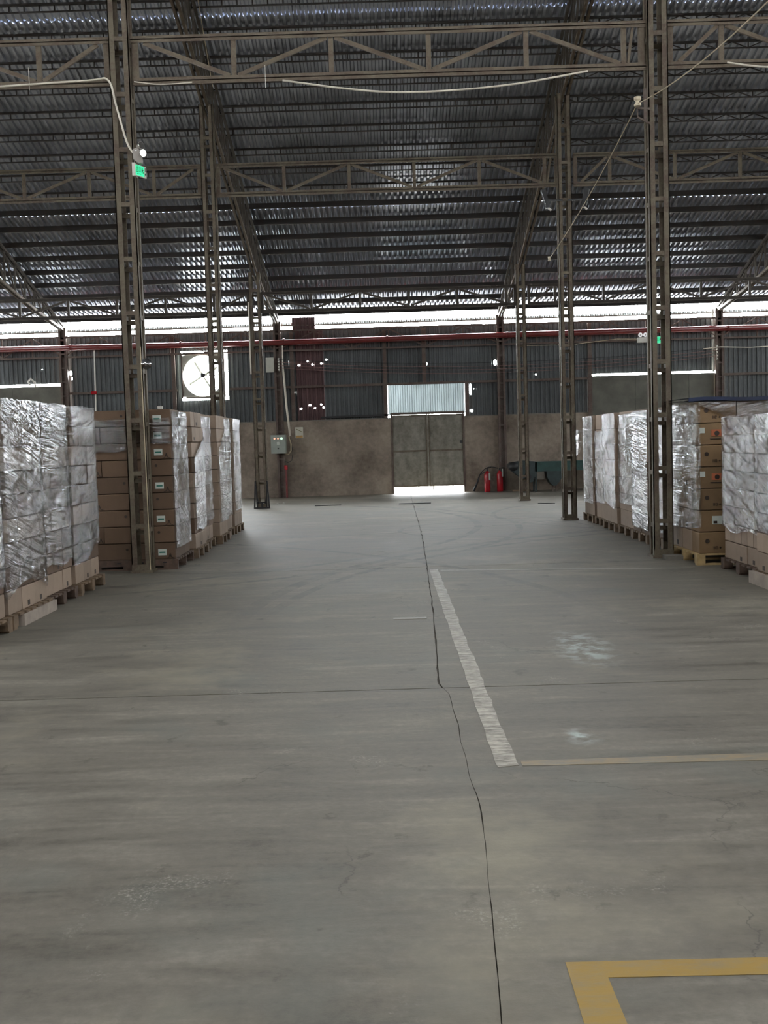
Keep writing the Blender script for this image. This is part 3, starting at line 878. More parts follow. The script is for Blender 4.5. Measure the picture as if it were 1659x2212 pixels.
# ---- left group B
PB = .14; LB = .22
whoB = ['first stack past left column', 'second stack past left column', 'third stack past left column', 'fourth stack past left column', 'fifth stack past left column', 'sixth stack past left column']
B = [(14.0, 15.1), (15.3, 16.2), (16.3, 17.22), (17.45, 18.3), (18.45, 19.3), (19.42, 20.35)]
XB = [-2.82, -2.78, -2.84, -2.76, -2.83, -2.80]
for i, (y0, y1) in enumerate(B):
    xf = XB[i]
    pallet(xf - 1.18, xf + .03, y0 - .02, y1 + .03, PB, 'dark brown wooden pallet under the %s' % whoB[i], 'pallet_wood_red' if i == 0 else 'pallet_wood', solid_front=(i == 0))
    st = i >= 3
    if i == 0:
        # camera-facing row: corner cartons are shared with the aisle side
        for k in range(9):
            z = PB + k * LB; lev = 'top' if k == 8 else ORD[k]
            sh = 0 if k % 2 else .09
            xs = [(-3.28 + 0, -2.82), (-3.75 - sh, -3.28), (-4.25, -3.75 - sh)]
            nm = ['right', 'middle', 'left']
            for q, (xa, xb) in enumerate(xs):
                o = carton((xa + xb) / 2, 14.0 + .16, z, xb - xa, .32, LB, 'cardboard_brown', 'brown carton, %s layer, %s on camera side, %s' % (lev, nm[q], whoB[0]), 'cartons of the ' + whoB[0])
                yf = 14.0 - .0
                if q == 0 and k % 2 == 0 or (q == 0 and k in (5, 7) and k == 7) or (q == 0 and k == 6):
                    s = part_box(o, 'label_sticker', 'sticker_white', -3.05, -2.94, yf - .004, yf + .002, z + .05, z + .135)
                    g_ = part_box(o, 'sticker_print', 'sticker_green', -3.035, -2.955, yf - .006, yf - .004, z + .08, z + .1); g_.parent = s
                if q == 2 and k % 2 == 1:
                    part_box(o, 'label_sticker', 'sticker_white', -3.95, -3.86, yf - .004, yf + .002, z + .06, z + .14)
                if (q == 0 and k % 2 == 0) or (q == 2 and k % 2 == 1) :
                    cx = -2.89 if q == 0 else -3.80
                    bb = MB()                       # printed hook mark over the seam
                    for (p1, p2) in (((cx - .05, z + .012), (cx - .02, z + .02)), ((cx - .02, z + .02), (cx, z + .075)), ((cx, z + .075), (cx + .02, z + .02)), ((cx + .02, z + .02), (cx + .05, z + .012)), ((cx - .012, z + .045), (cx + .012, z + .045))):
                        bb.bar((p1[0], yf - .003, p1[1]), (p2[0], yf - .003, p2[1]), .004, .008)
                    me = bpy.data.meshes.new('printed_mark'); l = o.location
                    me.from_pydata([(x - l.x, y - l.y, zz - l.z) for x, y, zz in bb.v], [], bb.f); me.materials.append(MATS['print_dark'])
                    oo = bpy.data.objects.new('printed_mark', me); COL.objects.link(oo); oo.parent = o
                elif q == 0 or (q == 1 and k % 2 == 0):
                    bb = MB(); cx = (xa + xb) / 2 + (.02 if q == 0 else .1); bb.disc_y(cx, yf - .003, z + LB * .62, .018, 10, .003)
                    me = bpy.data.meshes.new('printed_mark'); l = o.location
                    me.from_pydata([(x - l.x, y - l.y, zz - l.z) for x, y, zz in bb.v], [], bb.f); me.materials.append(MATS['print_dark'])
                    oo = bpy.data.objects.new('printed_mark', me); COL.objects.link(oo); oo.parent = o
        stack(-1, xf, 14.33, y1, PB, 9, LB, whoB[0], 2, m='cardboard_brown')
        sheet_core(-4.25, xf - .45, 14.36, y1, PB, PB + 9 * LB - .02)
    else:
        stack(-1, xf, y0, y1, PB, 9, LB, whoB[i], 3 if not st else 3, m=lambda k: 'cardboard_brown' if k % 4 == 1 else 'cardboard_pale', stuff=st)
        sheet_core(xf - 1.15, xf - .43, y0 + .01, y1 - .01, PB, PB + 9 * LB - .02)
    top = PB + 9 * LB
    flush(whoB[i])
    seed = 40 + i * 5
    lows = [lambda u: .28, lambda u: .40 + .02 * math.sin(9 * u), lambda u: .45, lambda u: .36, lambda u: .38, lambda u: .42]
    highs = [lambda u: top - .03, lambda u: 1.45 + .35 * min(1, u), lambda u: top - .05, lambda u: 1.55 + .45 * min(1, u), lambda u: top - .03, lambda u: top - .02]
    path = [(xf + .004, y0 + (0.012 if i else .0)), (xf + .004, y1 + .012), (xf - .3, y1 + .012)]
    film('stretch_wrap', path, lows[i], highs[i], 'stretch_film_%d' % ((3, 1, 4, 0, 2, 1)[i]), 'crinkled clear film on the aisle side of the %s' % whoB[i], seed, amp=.02)
# film on the upper camera side of the first stack
film('stretch_wrap', [(-4.1, 13.99), (-2.83, 13.99)], lambda u: 1.52 + .12 * u + .02 * math.sin(8 * u), lambda u: 2.0, 'stretch_film_2', 'thin clear band of film across upper cartons behind the left column', 71, amp=.004)
o = MB().box(-2.99, -2.93, 14.05, 14.1, PB + 9 * LB, PB + 9 * LB + .035).build('paper_scrap', 'white_plastic', None, org=(-2.96, 14.07, 2.12)); tag(o, 'small white scrap lying on top of the first stack past left column', 'scrap')

# ---- right group
PR = .14; LR = .262
R = [(10.05, 11.2, 3.88), (11.3, 12.45, 3.93), (12.8, 13.98, 3.74), (14.2, 15.28, 3.82), (15.42, 16.38, 3.78), (16.45, 17.4, 3.80), (17.5, 18.45, 3.76), (18.55, 19.35, 3.80), (19.48, 20.4, 3.78)]
whoR = ['rightmost wrapped stack', 'second wrapped stack from right edge', 'tall stack beside right column', 'first stack behind right column', 'second stack behind right column',
        'third stack behind right column', 'fourth stack behind right column', 'fifth stack behind right column', 'last stack of right row']
for i, (y0, y1, xf) in enumerate(R):
    small = i < 2
    lay, lh, h0 = (8, .2055, .13) if small else (7, LR, PR)
    pallet(xf - .03, xf + 1.15, y0 - .02, y1 + .02, h0, 'wooden pallet under the %s' % whoR[i], 'pallet_wood_yellow' if i == 2 else ('pallet_wood_red' if i == 1 else 'pallet_wood'), solid_front=False)
    st = i >= 5
    top = h0 + lay * lh
    if i == 2:
        stack(1, xf, 13.13, y1, h0, lay, lh, whoR[i], 2, m='cardboard_pale')
        for k in range(lay):
            z = h0 + k * lh; lev = 'top' if k == lay - 1 else ORD[k]
            for q, (xa, xb) in enumerate(((3.74, 4.20), (4.21, 4.72), (4.74, 5.3), (5.32, 5.9))):
                if q > 0 and k < lay - 2: continue
                o = carton((xa + xb) / 2, 12.8 + .155, z, xb - xa, .31, lh, 'cardboard_tan', 'tan carton, %s layer, %s on camera side, %s' % (lev, ['corner', 'second', 'third', 'fourth'][q], whoR[i]), 'cartons of the ' + whoR[i])
                if q: continue
                yf = 12.8
                if k in (3, 5):
                    part_box(o, 'label_sticker', 'sticker_white', 3.76, 3.82, yf - .004, yf + .002, z + .14, z + .205)
                    part_box(o, 'printed_mark', 'print_orange', 3.90, 4.02, yf - .003, yf + .002, z + .10, z + .18)
                    bb = MB().disc_y(3.965, yf - .006, z + .135, .03, 14, .004); bb.box(3.88, 4.03, yf - .005, yf - .003, z + .065, z + .075)
                elif k == 1:
                    part_box(o, 'label_sticker', 'sticker_white', 3.90, 4.02, yf - .004, yf + .002, z + .09, z + .19)
                    bb = MB().box(3.915, 3.96, yf - .007, yf - .004, z + .10, z + .13)
                else:
                    bb = MB().disc_y(3.84, yf - .004, z + .15, .026, 14, .004)
                    for xx in (3.915, 3.93): bb.box(xx, xx + .005, yf - .004, yf, z + .05, z + .085)
                    for (a1, a2, c1, c2) in ((3.945, .05, 3.965, .054), (3.945, .081, 3.965, .085), (3.945, .05, 3.949, .085), (3.961, .05, 3.965, .085)): bb.box(a1, c1, yf - .004, yf, z + a2, z + c2)
                    bb.box(3.985, 4.01, yf - .004, yf, z + .064, z + .07); bb.box(3.995, 4.0, yf - .004, yf, z + .055, z + .08)
                me = bpy.data.meshes.new('printed_mark'); l = o.location
                me.from_pydata([(x - l.x, y - l.y, zz - l.z) for x, y, zz in bb.v], [], bb.f); me.materials.append(MATS['print_dark'])
                oo = bpy.data.objects.new('printed_mark', me); COL.objects.link(oo); oo.parent = o
        sheet_core(4.24, 6.3, 13.13, y1, h0, top - .02)
        sheet_core(4.24, 5.9, 12.85, 13.1, h0, top - 2 * lh - .02)
    elif small:
        stack(1, xf, y0, y1, h0, lay, lh, whoR[i], lambda k: 6 if k == 1 else 3, m=lambda k: 'cardboard_pale' if k < 2 else 'cardboard_brown')
        sheet_core(xf + .45, xf + 2.2, y0, y1, h0, top - .02)
    else:
        stack(1, xf, y0, y1, h0, lay, lh, whoR[i], 2, m=lambda k: 'cardboard_pale' if k % 3 else 'cardboard_brown', stuff=st)
        sheet_core(xf + .45, xf + 1.15, y0 + .01, y1 - .01, h0, top - .02)
    flush(whoR[i])
    seed = 80 + i * 4
    lows = [lambda u: .62 - .12 * u, lambda u: .48 + .03 * math.sin(6 * u), lambda u: .36 + .06 * u, lambda u: .22, lambda u: .20, lambda u: .5, lambda u: .55 - .15 * u, lambda u: .4, lambda u: .35]
    highs = [top + .0, top + .0, top - .01, top - .03, top - .03, top - .05, top - .02, top - .3, top - .02]
    # path runs far -> near so that the outward normal looks to -X
    path = [(xf + .35, y1 + .012), (xf - .004, y1 + .012), (xf - .004, y0 - .012)]
    if small: path.append((xf + .6, y0 - .012))
    elif i == 2: path.append((xf + .02, y0 - .012))
    film('stretch_wrap', path, lows[i], lambda u, h=highs[i], s=seed: h + .012 * mnoise.noise(Vector((u * 4, s, 0))), 'stretch_film_%d' % ((3, 4, 2, 4, 0, 1, 3, 4, 0)[i]), 'crinkled clear film on the %s' % whoR[i], seed, amp=.016)
film('stretch_wrap', [(3.76, 12.785), (5.9, 12.785)], lambda u: 1.70 + .22 * max(0, 1 - u * 2) - .0 * u, lambda u: 1.965, 'stretch_film_1', 'clear film across the top cartons of the tall stack beside right column', 133, amp=.006)
b = MB()
n = 14
for k in range(n):
    xa, xb = 3.62 + k * .2, 3.62 + (k + 1) * .2
    za, zb = (1.985 + (.02 * math.sin(q * 1.3)) * .5 for q in (k, k + 1))
    for (p, q2, zz) in ((12.76, 13.9, 0),):
        b.quad((xa, p, za), (xb, p, zb), (xb, q2, zb), (xa, q2, za)); b.quad((xa, p, za + .03), (xa, q2, za + .03), (xb, q2, zb + .03), (xb, p, zb + .03))
        b.quad((xa, p, za - .015), (xb, p, zb - .015), (xb, p, zb + .03), (xa, p, za + .03))
o = b.build('tarpaulin', 'blue_tarp', None, org=(4.5, 13.3, 1.98)); tag(o, 'folded dark blue tarpaulin on top of the tall stack beside right column', 'tarpaulin')
o = MB().box(3.80, 3.845, 10.0, 11.22, 0, .13).build('board_slab', 'slab_board', None, org=(3.82, 10.6, 0)); tag(o, 'pale board standing against the rightmost pallet', 'board')
o = MB().box(3.42, 3.70, 13.56, 13.64, 0, .06)
o.v = []; o.f = []; o.box(3.50, 3.73, 13.38, 13.6, 0, .055); o = o.build('concrete_block', 'concrete_block', None, org=(3.6, 13.5, 0)); tag(o, 'low concrete block at foot of nearest right column', 'block')
# loose flap of film on the last right stack
film('loose_film', [(3.72, 20.5), (3.62, 20.3), (3.74, 20.2)], lambda u: 1.42 - .2 * math.sin(u * 8), lambda u: 1.72, 'stretch_film_2', 'loose bulging flap of film on the last right stack', 151, amp=.05)

# ------------------------------------------------------------------ floor markings
def flat(name, poly, m, label, cat='floor marking', z=.002):
    b = MB(); b.quad(*[(x, y, z) for x, y in poly]); n = len(poly)
    for i in range(n):
        (x0, y0), (x1, y1) = poly[i], poly[(i + 1) % n]; b.quad((x0, y0, 0), (x1, y1, 0), (x1, y1, z), (x0, y0, z))
    cx = sum(p[0] for p in poly) / n; cy = sum(p[1] for p in poly) / n
    o = b.build(name, m, None, org=(cx, cy, 0)); return tag(o, label, cat)
L_, R_ = [], []
rt = random.Random(5); y = 5.17
while y < 13.2:
    L_.append((.493 + rt.uniform(-.004, .004), y)); R_.append((.598 + rt.uniform(-.009, .006), y)); y += .14
flat('floor_tape', [(.50, 5.10)] + [(.605, 5.12)] + R_ + L_[::-1], 'white_tape', 'worn wide white tape strip running along the aisle floor')
flat('floor_line', [(.62, 5.11), (1.9, 5.09), (4, 5.05), (4, 5.19), (1.9, 5.21), (.62, 5.19)], 'faded_orange_paint', 'faded orange line crossing right from foot of the white strip')
flat('floor_line', [(.625, 13.0), (3.6, 12.55), (3.6, 12.6), (.625, 13.07)], 'white_line_paint', 'thin pale line crossing right from top of the white strip')
flat('floor_line', [(.50, 3.15), (.48, 2.0), (.61, 2.0), (.61, 3.05), (2.2, 3.03), (2.2, 3.135)], 'yellow_paint', 'yellow painted corner line on the floor nearest the camera')

def thingmesh(mb, name, m, org, label, cat, smooth=False, group=None):
    return tag(mb.build(name, m, None, smooth, org), label, cat, group)
thingmesh(MB().box(-1.88, -1.2, 27.35, 27.42, 0, .02), 'steel_bar', 'black_steel', (-1.5, 27.4, 0), 'short dark bar lying on the floor left of the aisle joint', 'bar')
thingmesh(MB().box(.28, 1.1, 27.12, 27.2, 0, .02), 'steel_bar', 'black_steel', (.7, 27.2, 0), 'longer dark bar lying on the floor in front of the gate', 'bar')
thingmesh(MB().tube([(3.62, 25.6, .012), (3.72, 25.45, .02), (3.85, 25.5, .012), (3.98, 25.35, .012)], .012, 6), 'cable_scrap', 'dark_rubber', (3.8, 25.5, 0), 'short scrap of black cable on the floor beside far right column', 'cable')
thingmesh(MB().box(-3.02, -2.98, 28.9, 28.95, 0, .03), 'paper_scrap', 'white_plastic', (-3.0, 28.9, 0), 'left one of two white scraps by the far left column', 'scrap')
thingmesh(MB().box(-2.86, -2.82, 28.95, 29.0, 0, .03), 'paper_scrap', 'white_plastic', (-2.84, 29, 0), 'right one of two white scraps by the far left column', 'scrap')
thingmesh(MB().box(.02, .32, 9.5, 9.58, 0, .004), 'tape_scrap', 'white_line_paint', (.2, 9.5, 0), 'short pale tape scrap on floor left of the white strip', 'tape')

# ------------------------------------------------------------------ fire pipe and fittings
t = thing('fire_pipe', (0, 32.2, 4.7), 'long red horizontal fire pipe along the far wall', 'pipe')
MB().tube([(-17, 32.2, 4.73), (-3.1, 32.2, 4.66), (4, 32.2, 4.69), (17, 32.2, 4.70)], .085, 14).build('pipe', 'red_pipe_paint', t, True)
for x in (-12, -9.4, -6.1, -3.0, .1, 3.7, 6.9, 10.3):
    MB().tube([(x, 32.2, 4.69), (x + .05, 32.2, 4.69)], .095, 14).build('pipe_collar', 'red_pipe_paint', t)
t = thing('drop_pipe', (-8.72, 32.3, 2.6), 'thin white drop pipe hanging left of the window fan', 'pipe')
MB().tube([(-8.70, 32.3, 4.66), (-8.74, 32.3, 2.3)], .022, 8).build('pipe', 'white_plastic', t)
MB().tube([(-8.84, 32.27, 3.33), (-8.68, 32.27, 3.33)], .05, 8).build('valve', 'red_extinguisher', t)
t = thing('red_riser', (-3.18, 32.35, 0), 'dull red riser pipe low on the post under control panel', 'pipe')
MB().tube([(-3.05, 32.3, 0.0), (-3.05, 32.3, .95)], .03, 8).build('pipe', 'red_pipe_paint', t)
MB().tube([(-3.05, 32.27, .85), (-3.05, 32.27, .98)], .05, 8).build('valve', 'red_extinguisher', t)

# exhaust fan in the wall opening
t = thing('exhaust_fan', (-5.46, 32.5, 3.05), 'square exhaust fan housing in the bright far wall opening', 'fan')
x0, x1, z0, z1 = -6.12, -4.84, 3.10, 4.42; cx, cz = -5.5, 3.76; r = .62
b = MB(); n = 40
for k in range(n):
    a0, a1 = 2 * math.pi * k / n, 2 * math.pi * (k + 1) / n
    def sq(a):
        c, s = math.cos(a), math.sin(a); q = max(abs(c) / (.62), abs(s) / .65); return (cx + c / q, cz + s / q)
    def ci(a): return (cx + .6 * math.cos(a), cz + .62 * math.sin(a))
    (ax, az), (bx, bz), (ex, ez), (fx, fz) = sq(a0), sq(a1), ci(a1), ci(a0)
    b.quad((fx, 32.5, fz), (ax, 32.5, az), (bx, 32.5, bz), (ex, 32.5, ez))
    b.quad((fx, 32.5, fz), (ex, 32.5, ez), (ex, 32.62, ez), (fx, 32.62, fz))
b.build('housing_plate', 'pale_box_paint', t)
b = MB()
for a, c in (((x0, z0), (x1, z0)), ((x1, z0), (x1, z1)), ((x1, z1), (x0, z1)), ((x0, z1), (x0, z0))): b.bar((a[0], 32.47, a[1]), (c[0], 32.47, c[1]), .035, .03, up=(0, 1, 0))
b.build('housing_frame', 'wall_post_steel', t)
b = MB().tube([(cx, 32.52, cz + .02), (cx, 32.62, cz + .02)], .07, 14); b.build('hub', 'black_steel', t)
b = MB().bar((cx - .6, 32.6, cz + .02), (cx + .6, 32.6, cz + .02), .02, .025); b.bar((cx - .15, 32.6, cz - .2), (cx + .6, 32.6, cz - .2), .015, .015); b.build('motor_bracket', 'grey_plastic', t)
for k in range(4):
    a = .5 + k * math.pi / 2
    b = MB(); c, s = math.cos(a), math.sin(a)
    b.quad((cx + c * .06 - s * .03, 32.56, cz + s * .06 + c * .03), (cx + c * .5 - s * .05, 32.57, cz + s * .5 + c * .05), (cx + c * .5 + s * .02, 32.60, cz + s * .5 - c * .02), (cx + c * .06 + s * .03, 32.59, cz + s * .06 - c * .03))
    b.build('blade', 'pale_box_paint', t)
for k in range(7):
    z = cz - .54 + k * .18; hw_ = math.sqrt(max(.01, .6 ** 2 - (z - cz) ** 2))
    MB().box(cx - hw_, cx + hw_, 32.63, 32.75, z, z + .004).build('louvre_slat', 'pale_box_paint', t)

# wall boxes
thingmesh(MB().box(-3.55, -3.31, 32.28, 32.36, 3.79, 4.23), 'meter_box', 'pale_box_paint', (-3.43, 32.3, 3.8), 'pale upright box high on the post above control panel', 'box')
t = thing('control_panel', (-3.24, 32.2, 1.33), 'grey green control panel with lit indicator lamps', 'control panel')
MB().box(-3.46, -3.01, 32.06, 32.35, 1.34, 1.90).build('cabinet', 'panel_paint', t)
MB().box(-3.445, -3.025, 32.045, 32.06, 1.355, 1.885).build('door', 'panel_paint', t)
for x, m, r_ in ((-3.345, 'indicator_red', .028), (-3.24, 'indicator_red', .024), (-3.135, 'indicator_green', .036)):
    MB().disc_y(x, 32.03, 1.79, r_, 12, .02).build('indicator_lamp', m, t)
MB().box(-3.28, -3.20, 32.035, 32.045, 1.60, 1.69).build('meter', 'sticker_white', t)
MB().disc_y(-3.24, 32.02, 1.49, .022, 10, .03).build('switch', 'black_steel', t)
t = thing('conduit', (-2.95, 32.25, 1.9), 'pale conduit slanting down to the control panel', 'conduit')
MB().tube([(-3.03, 32.25, 4.66), (-3.04, 32.25, 4.1), (-3.02, 32.25, 3.7), (-2.96, 32.2, 2.7), (-2.88, 32.15, 1.86)], [.012, .012, .03, .032, .032], 8).build('pipe', 'white_cable', t, True)
b = MB().tube([(-2.92, 32.15, 1.86), (-2.86, 32.15, 1.6), (-2.87, 32.15, 1.42), (-2.95, 32.15, 1.30), (-3.06, 32.2, 1.33)], .02, 8); b.build('cable_loop', 'tan_cable', t, True)
b = MB().tube([(-2.88, 32.2, 1.8), (-2.82, 32.2, 1.35), (-2.86, 32.2, 1.12), (-2.98, 32.2, 1.06), (-3.08, 32.2, 1.1)], .01, 6); b.build('cable_loop', 'dark_rubber', t, True)
t = thing('wall_notice', (-2.63, 32.52, 1.78), 'small yellowed paper notice on the plaster beside control panel', 'notice')
MB().box(-2.755, -2.515, 32.525, 32.539, 1.79, 2.12).build('paper', 'paper', t)
MB().box(-2.74, -2.53, 32.521, 32.525, 1.80, 1.87).build('orange_print', 'paper_orange', t)
MB().bar((-2.73, 32.522, 2.07), (-2.54, 32.522, 1.97), .006, .02).build('print_stroke', 'olive_print', t)

# insulator racks + wires
for x, z0, z1, lb in ((-3.16, 3.82, 4.22, 'left insulator rack on the post above control panel'), (10.03, 3.76, 4.22, 'right insulator rack on the post near right edge')):
    t = thing('insulator_rack', (x, 32.3, z0), lb, 'insulator rack', 'insulator racks')
    MB().box(x - .012, x + .012, 32.3, 32.35, z0, z1).build('bracket', 'grey_plastic', t)
    for k in range(5):
        z = z0 + .04 + k * (z1 - z0 - .08) / 4
        MB().tube([(x, 32.27, z - .02), (x, 32.27, z - .005), (x, 32.27, z + .005), (x, 32.27, z + .02)], [.03, .022, .022, .03], 8).build('insulator', 'white_plastic', t)
for k in range(4):
    pts = []
    z0, z1 = 4.16 - k * .085, 4.14 - k * .085
    for i in range(25):
        u = i / 24; x = -3.14 + u * 13.16
        pts.append((x, 32.22, z0 + (z1 - z0) * u - (.36 + .02 * k) * 4 * u * (1 - u) * .75))
    thingmesh(MB().tube(pts, .007, 5, False), 'overhead_wire', 'pink_wire' if k else 'dark_rubber', (0, 32.22, 4), '%s of four sagging wires strung along the far wall' % ['topmost', 'second highest', 'third highest', 'lowest'][k], 'wire', group='sagging wires on far wall')
thingmesh(MB().tube([(9.6, 32.2, 4.1), (10.1, 32.2, 4.14), (11, 32.2, 4.10), (13, 32.2, 4.16)], .014, 6), 'cable', 'white_cable', (11, 32.2, 4.1), 'pale cable running right from the right insulator rack', 'cable')
thingmesh(MB().tube([(9.96, YW - .1, 3.42), (9.96, YW - .1, 5.3)], .03, 6), 'conduit_or_light_gap', 'white_plastic', (9.96, YW, 3.4), 'white tube standing in for daylit gap beside post near right edge', 'conduit')  # white tube drawn where a slit of daylight shows through the wall
thingmesh(MB().tube([(-10.68, 32.3, 3.62), (-10.75, 32.3, 3.72), (-10.66, 32.3, 3.82), (-10.55, 32.3, 3.70), (-10.56, 32.42, 3.60), (-10.6, 32.5, 3.60)], .03, 6), 'plastic_bag', 'white_plastic', (-10.66, 32.3, 3.6), 'crumpled white plastic hanging at the far left ledge', 'bag', True)

# emergency twin lamp + exit sign at right (hung in front of the wall)
t = thing('emergency_light', (7.76, 32.2, 4.3), 'white twin-head emergency light below the red pipe', 'emergency light')
MB().box(7.62, 7.91, 32.12, 32.24, 4.34, 4.49).build('battery_case', 'white_plastic', t)
for x in (7.69, 7.84):
    MB().tube([(x, 32.1, 4.56), (x, 32.19, 4.56)], [.065, .045], 14).build('lamp_head', 'lamp_white_lit', t)
    MB().disc_y(x, 32.09, 4.555, .02, 10, .012).build('bulb', 'grey_plastic', t)
thingmesh(MB().tube([(4.3, 32.25, 4.36), (5.6, 32.25, 4.34), (7.0, 32.22, 4.47), (7.6, 32.2, 4.45)], .008, 5), 'cable', 'tan_cable', (6, 32.2, 4.3), 'thin cable leading to the twin-head emergency light', 'cable')

def exit_sign(t, O, ux, uz, nrm, W, H):
    """green lit sign: plate spanned by ux,uz at O (lower left), normal nrm"""
    O, ux, uz, nrm = Vector(O), Vector(ux).normalized(), Vector(uz).normalized(), Vector(nrm).normalized()
    def slab(name, m, rects, d0, d1):
        b = MB()
        for (a0, a1, c0, c1) in rects:
            P = [O + ux * a * W + uz * c * H for a, c in ((a0, c0), (a1, c0), (a1, c1), (a0, c1))]
            f = [p + nrm * d1 for p in P]; bk = [p + nrm * d0 for p in P]
            b.quad(*f); b.quad(*bk[::-1])
            for i in range(4):
                j = (i + 1) % 4; b.quad(bk[i], bk[j], f[j], f[i])
        return b.build(name, m, t)
    slab('sign_case', 'white_plastic', [(-.04, 1.04, -.06, 1.06)], -.025, 0)
    slab('lit_face', 'green_light', [(0, .80, 0, 1)], 0, .004)
    slab('arrow_panel', 'white_plastic', [(.82, 1, 0, 1)], 0, .004)
    # two characters and a running figure, dark on green
    g = []
    g += [(.09, .11, .5, .86), (.21, .23, .5, .86), (.09, .23, .66, .70), (.15, .17, .3, .95), (.07, .25, .3, .35), (.07, .09, .3, .52), (.23, .25, .3, .52)]
    g += [(.32, .34, .38, .82), (.46, .48, .38, .82), (.32, .48, .78, .82), (.32, .48, .38, .42)]
    g += [(.60, .65, .72, .84), (.58, .66, .45, .7), (.54, .6, .35, .45), (.66, .72, .3, .45), (.66, .74, .58, .64), (.52, .58, .58, .64)]
    g += [(.1, .5, .14, .18)]
    slab('symbols', 'green_symbol', g, .004, .006)
    slab('arrow', 'green_symbol', [(.85, .97, .2, .38), (.88, .93, .55, .9)], .004, .006)
t = thing('exit_sign', (8.26, 32.2, 4.3), 'green lit exit sign seen between legs of nearest right column', 'exit sign')
exit_sign(t, (8.13, 32.2, 4.31), (1, 0, 0), (0, 0, 1), (0, -1, 0), .28, .19)
MB().box(8.25, 8.28, 32.21, 32.6, 4.36, 4.39).build('bracket', 'grey_plastic', t)

# left twin lamp and exit sign on the nearest left column
t = thing('emergency_light', (-3.0, 13.6, 5.2), 'dull grey twin-head emergency light on nearest left column', 'emergency light')
b = MB()
pr = [(-3.045, 5.30), (-3.035, 5.325), (-3.0, 5.335), (-2.965, 5.32), (-2.95, 5.28), (-2.935, 5.2), (-2.945, 5.155), (-2.975, 5.15), (-3.0, 5.17), (-3.04, 5.2)]
for (ya, yb) in ((13.50, 13.58),):
    b.quad(*[(x, ya, z) for x, z in pr][::-1]); b.quad(*[(x, yb, z) for x, z in pr])
    for i in range(len(pr)):
        (xa, za), (xb, zb) = pr[i], pr[(i + 1) % len(pr)]; b.quad((xa, ya, za), (xa, yb, za), (xb, yb, zb), (xb, ya, zb))
b.build('battery_case', 'grey_plastic', t)
MB().disc_y(-3.0, 13.495, 5.305, .008, 8, .006).build('indicator_lamp', 'lamp_white_lit', t)
for (p, q) in (((-2.99, 13.56, 5.36), (-2.935, 13.52, 5.37)), ((-2.965, 13.55, 5.28), (-2.915, 13.50, 5.27))):
    MB().tube([p, q], [.022, .052], 14).build('lamp_head', 'grey_plastic', t, True)
    d = (Vector(q) - Vector(p)).normalized()
    MB().tube([Vector(q), Vector(q) + d * .004], [.046, .044], 14).build('lens', 'chrome', t)
t = thing('exit_sign', (-3.0, 13.6, 5.0), 'green lit exit sign angled on nearest left column', 'exit sign')
exit_sign(t, (-3.02, 13.52, 5.015), (.45, .9, 0), (0, 0, 1), (.9, -.45, 0), .2, .125)
MB().box(-3.06, -3.02, 13.5, 13.62, 5.0, 5.16).build('side_plate', 'white_plastic', t)

# dish lamp on the nearest left column
t = thing('dish_lamp', (-3.04, 13.7, 2.6), 'small round metal dish lamp on side of nearest left column', 'lamp')
MB().tube([(-3.07, 13.7, 2.68), (-3.03, 13.64, 2.68), (-3.015, 13.62, 2.68)], [.02, .045, .07], 16).build('reflector', 'chrome', t, True)
MB().bar((-3.08, 13.7, 2.68), (-3.04, 13.7, 2.68), .02).build('bracket', 'black_steel', t)

# floodlights on the middle right column
for (x, lb, tl) in ((3.12, 'left black floodlight on arm of middle right column', .22), (3.86, 'right black floodlight on arm of middle right column', -.14)):
    t = thing('floodlight', (x, 20.3, 5.9), lb, 'floodlight', 'pair of black floodlights')
    q = tl * .38
    b = MB().bar((x - q / 2, 20.3, 6.22), (x + q / 2, 20.3, 5.88), .08, .10, up=(0, 1, 0)); b.build('housing', 'black_steel', t)
    b = MB().bar((x - q / 2 - .045 * (1 if tl > 0 else -1), 20.27, 6.19), (x + q / 2 - .045 * (1 if tl > 0 else -1), 20.27, 5.90), .012, .08, up=(0, 1, 0)); b.build('lens', 'chrome', t)
    b = MB().bar((x, 20.32, 6.03), (3.45 if x < 3.5 else 3.55, 20.36, 6.03), .03); b.build('arm', 'black_steel', t)
    MB().tube([(x + q / 2, 20.28, 5.88), (x + q / 2 + .06, 20.28, 5.83)], .02, 8).build('cable_gland', 'white_plastic', t)

# insulators and hung cable
t = thing('insulator_bracket', (3.25, 13.6, 5.7), 'ceramic insulator on bracket of nearest right column', 'insulator')
MB().tube([(3.25, 13.55, 5.67), (3.25, 13.55, 5.69), (3.25, 13.55, 5.71), (3.25, 13.55, 5.73), (3.25, 13.55, 5.75), (3.25, 13.55, 5.78)], [.045, .045, .025, .025, .045, .045], 12).build('insulator', 'porcelain', t)
b = MB().bar((3.25, 13.6, 5.66), (3.42, 13.64, 5.66), .025); b.bar((3.26, 13.6, 5.66), (3.26, 13.6, 5.55), .012); b.bar((3.26, 13.6, 5.55), (3.42, 13.64, 5.48), .02); b.bar((3.36, 13.62, 5.9), (3.36, 13.62, 5.5), .035, .02)
b.build('bracket', 'wall_post_steel', t)
thingmesh(MB().tube([(3.17, 20.3, 4.90), (3.17, 20.3, 4.93), (3.17, 20.3, 4.98)], [.03, .02, .03], 8), 'insulator', 'porcelain', (3.17, 20.3, 4.9), 'small ceramic insulator low beside middle right column', 'insulator')
pts = [(3.25 + (3.17 - 3.25) * u, 13.55 + (20.3 - 13.55) * u, 5.70 + (4.94 - 5.70) * u - .10 * 4 * u * (1 - u)) for u in [i / 16 for i in range(17)]]
thingmesh(MB().tube(pts, .007, 6), 'hung_cable', 'tan_cable', (3.2, 17, 5.3), 'tan cable hanging between the two ceramic insulators', 'cable', True)
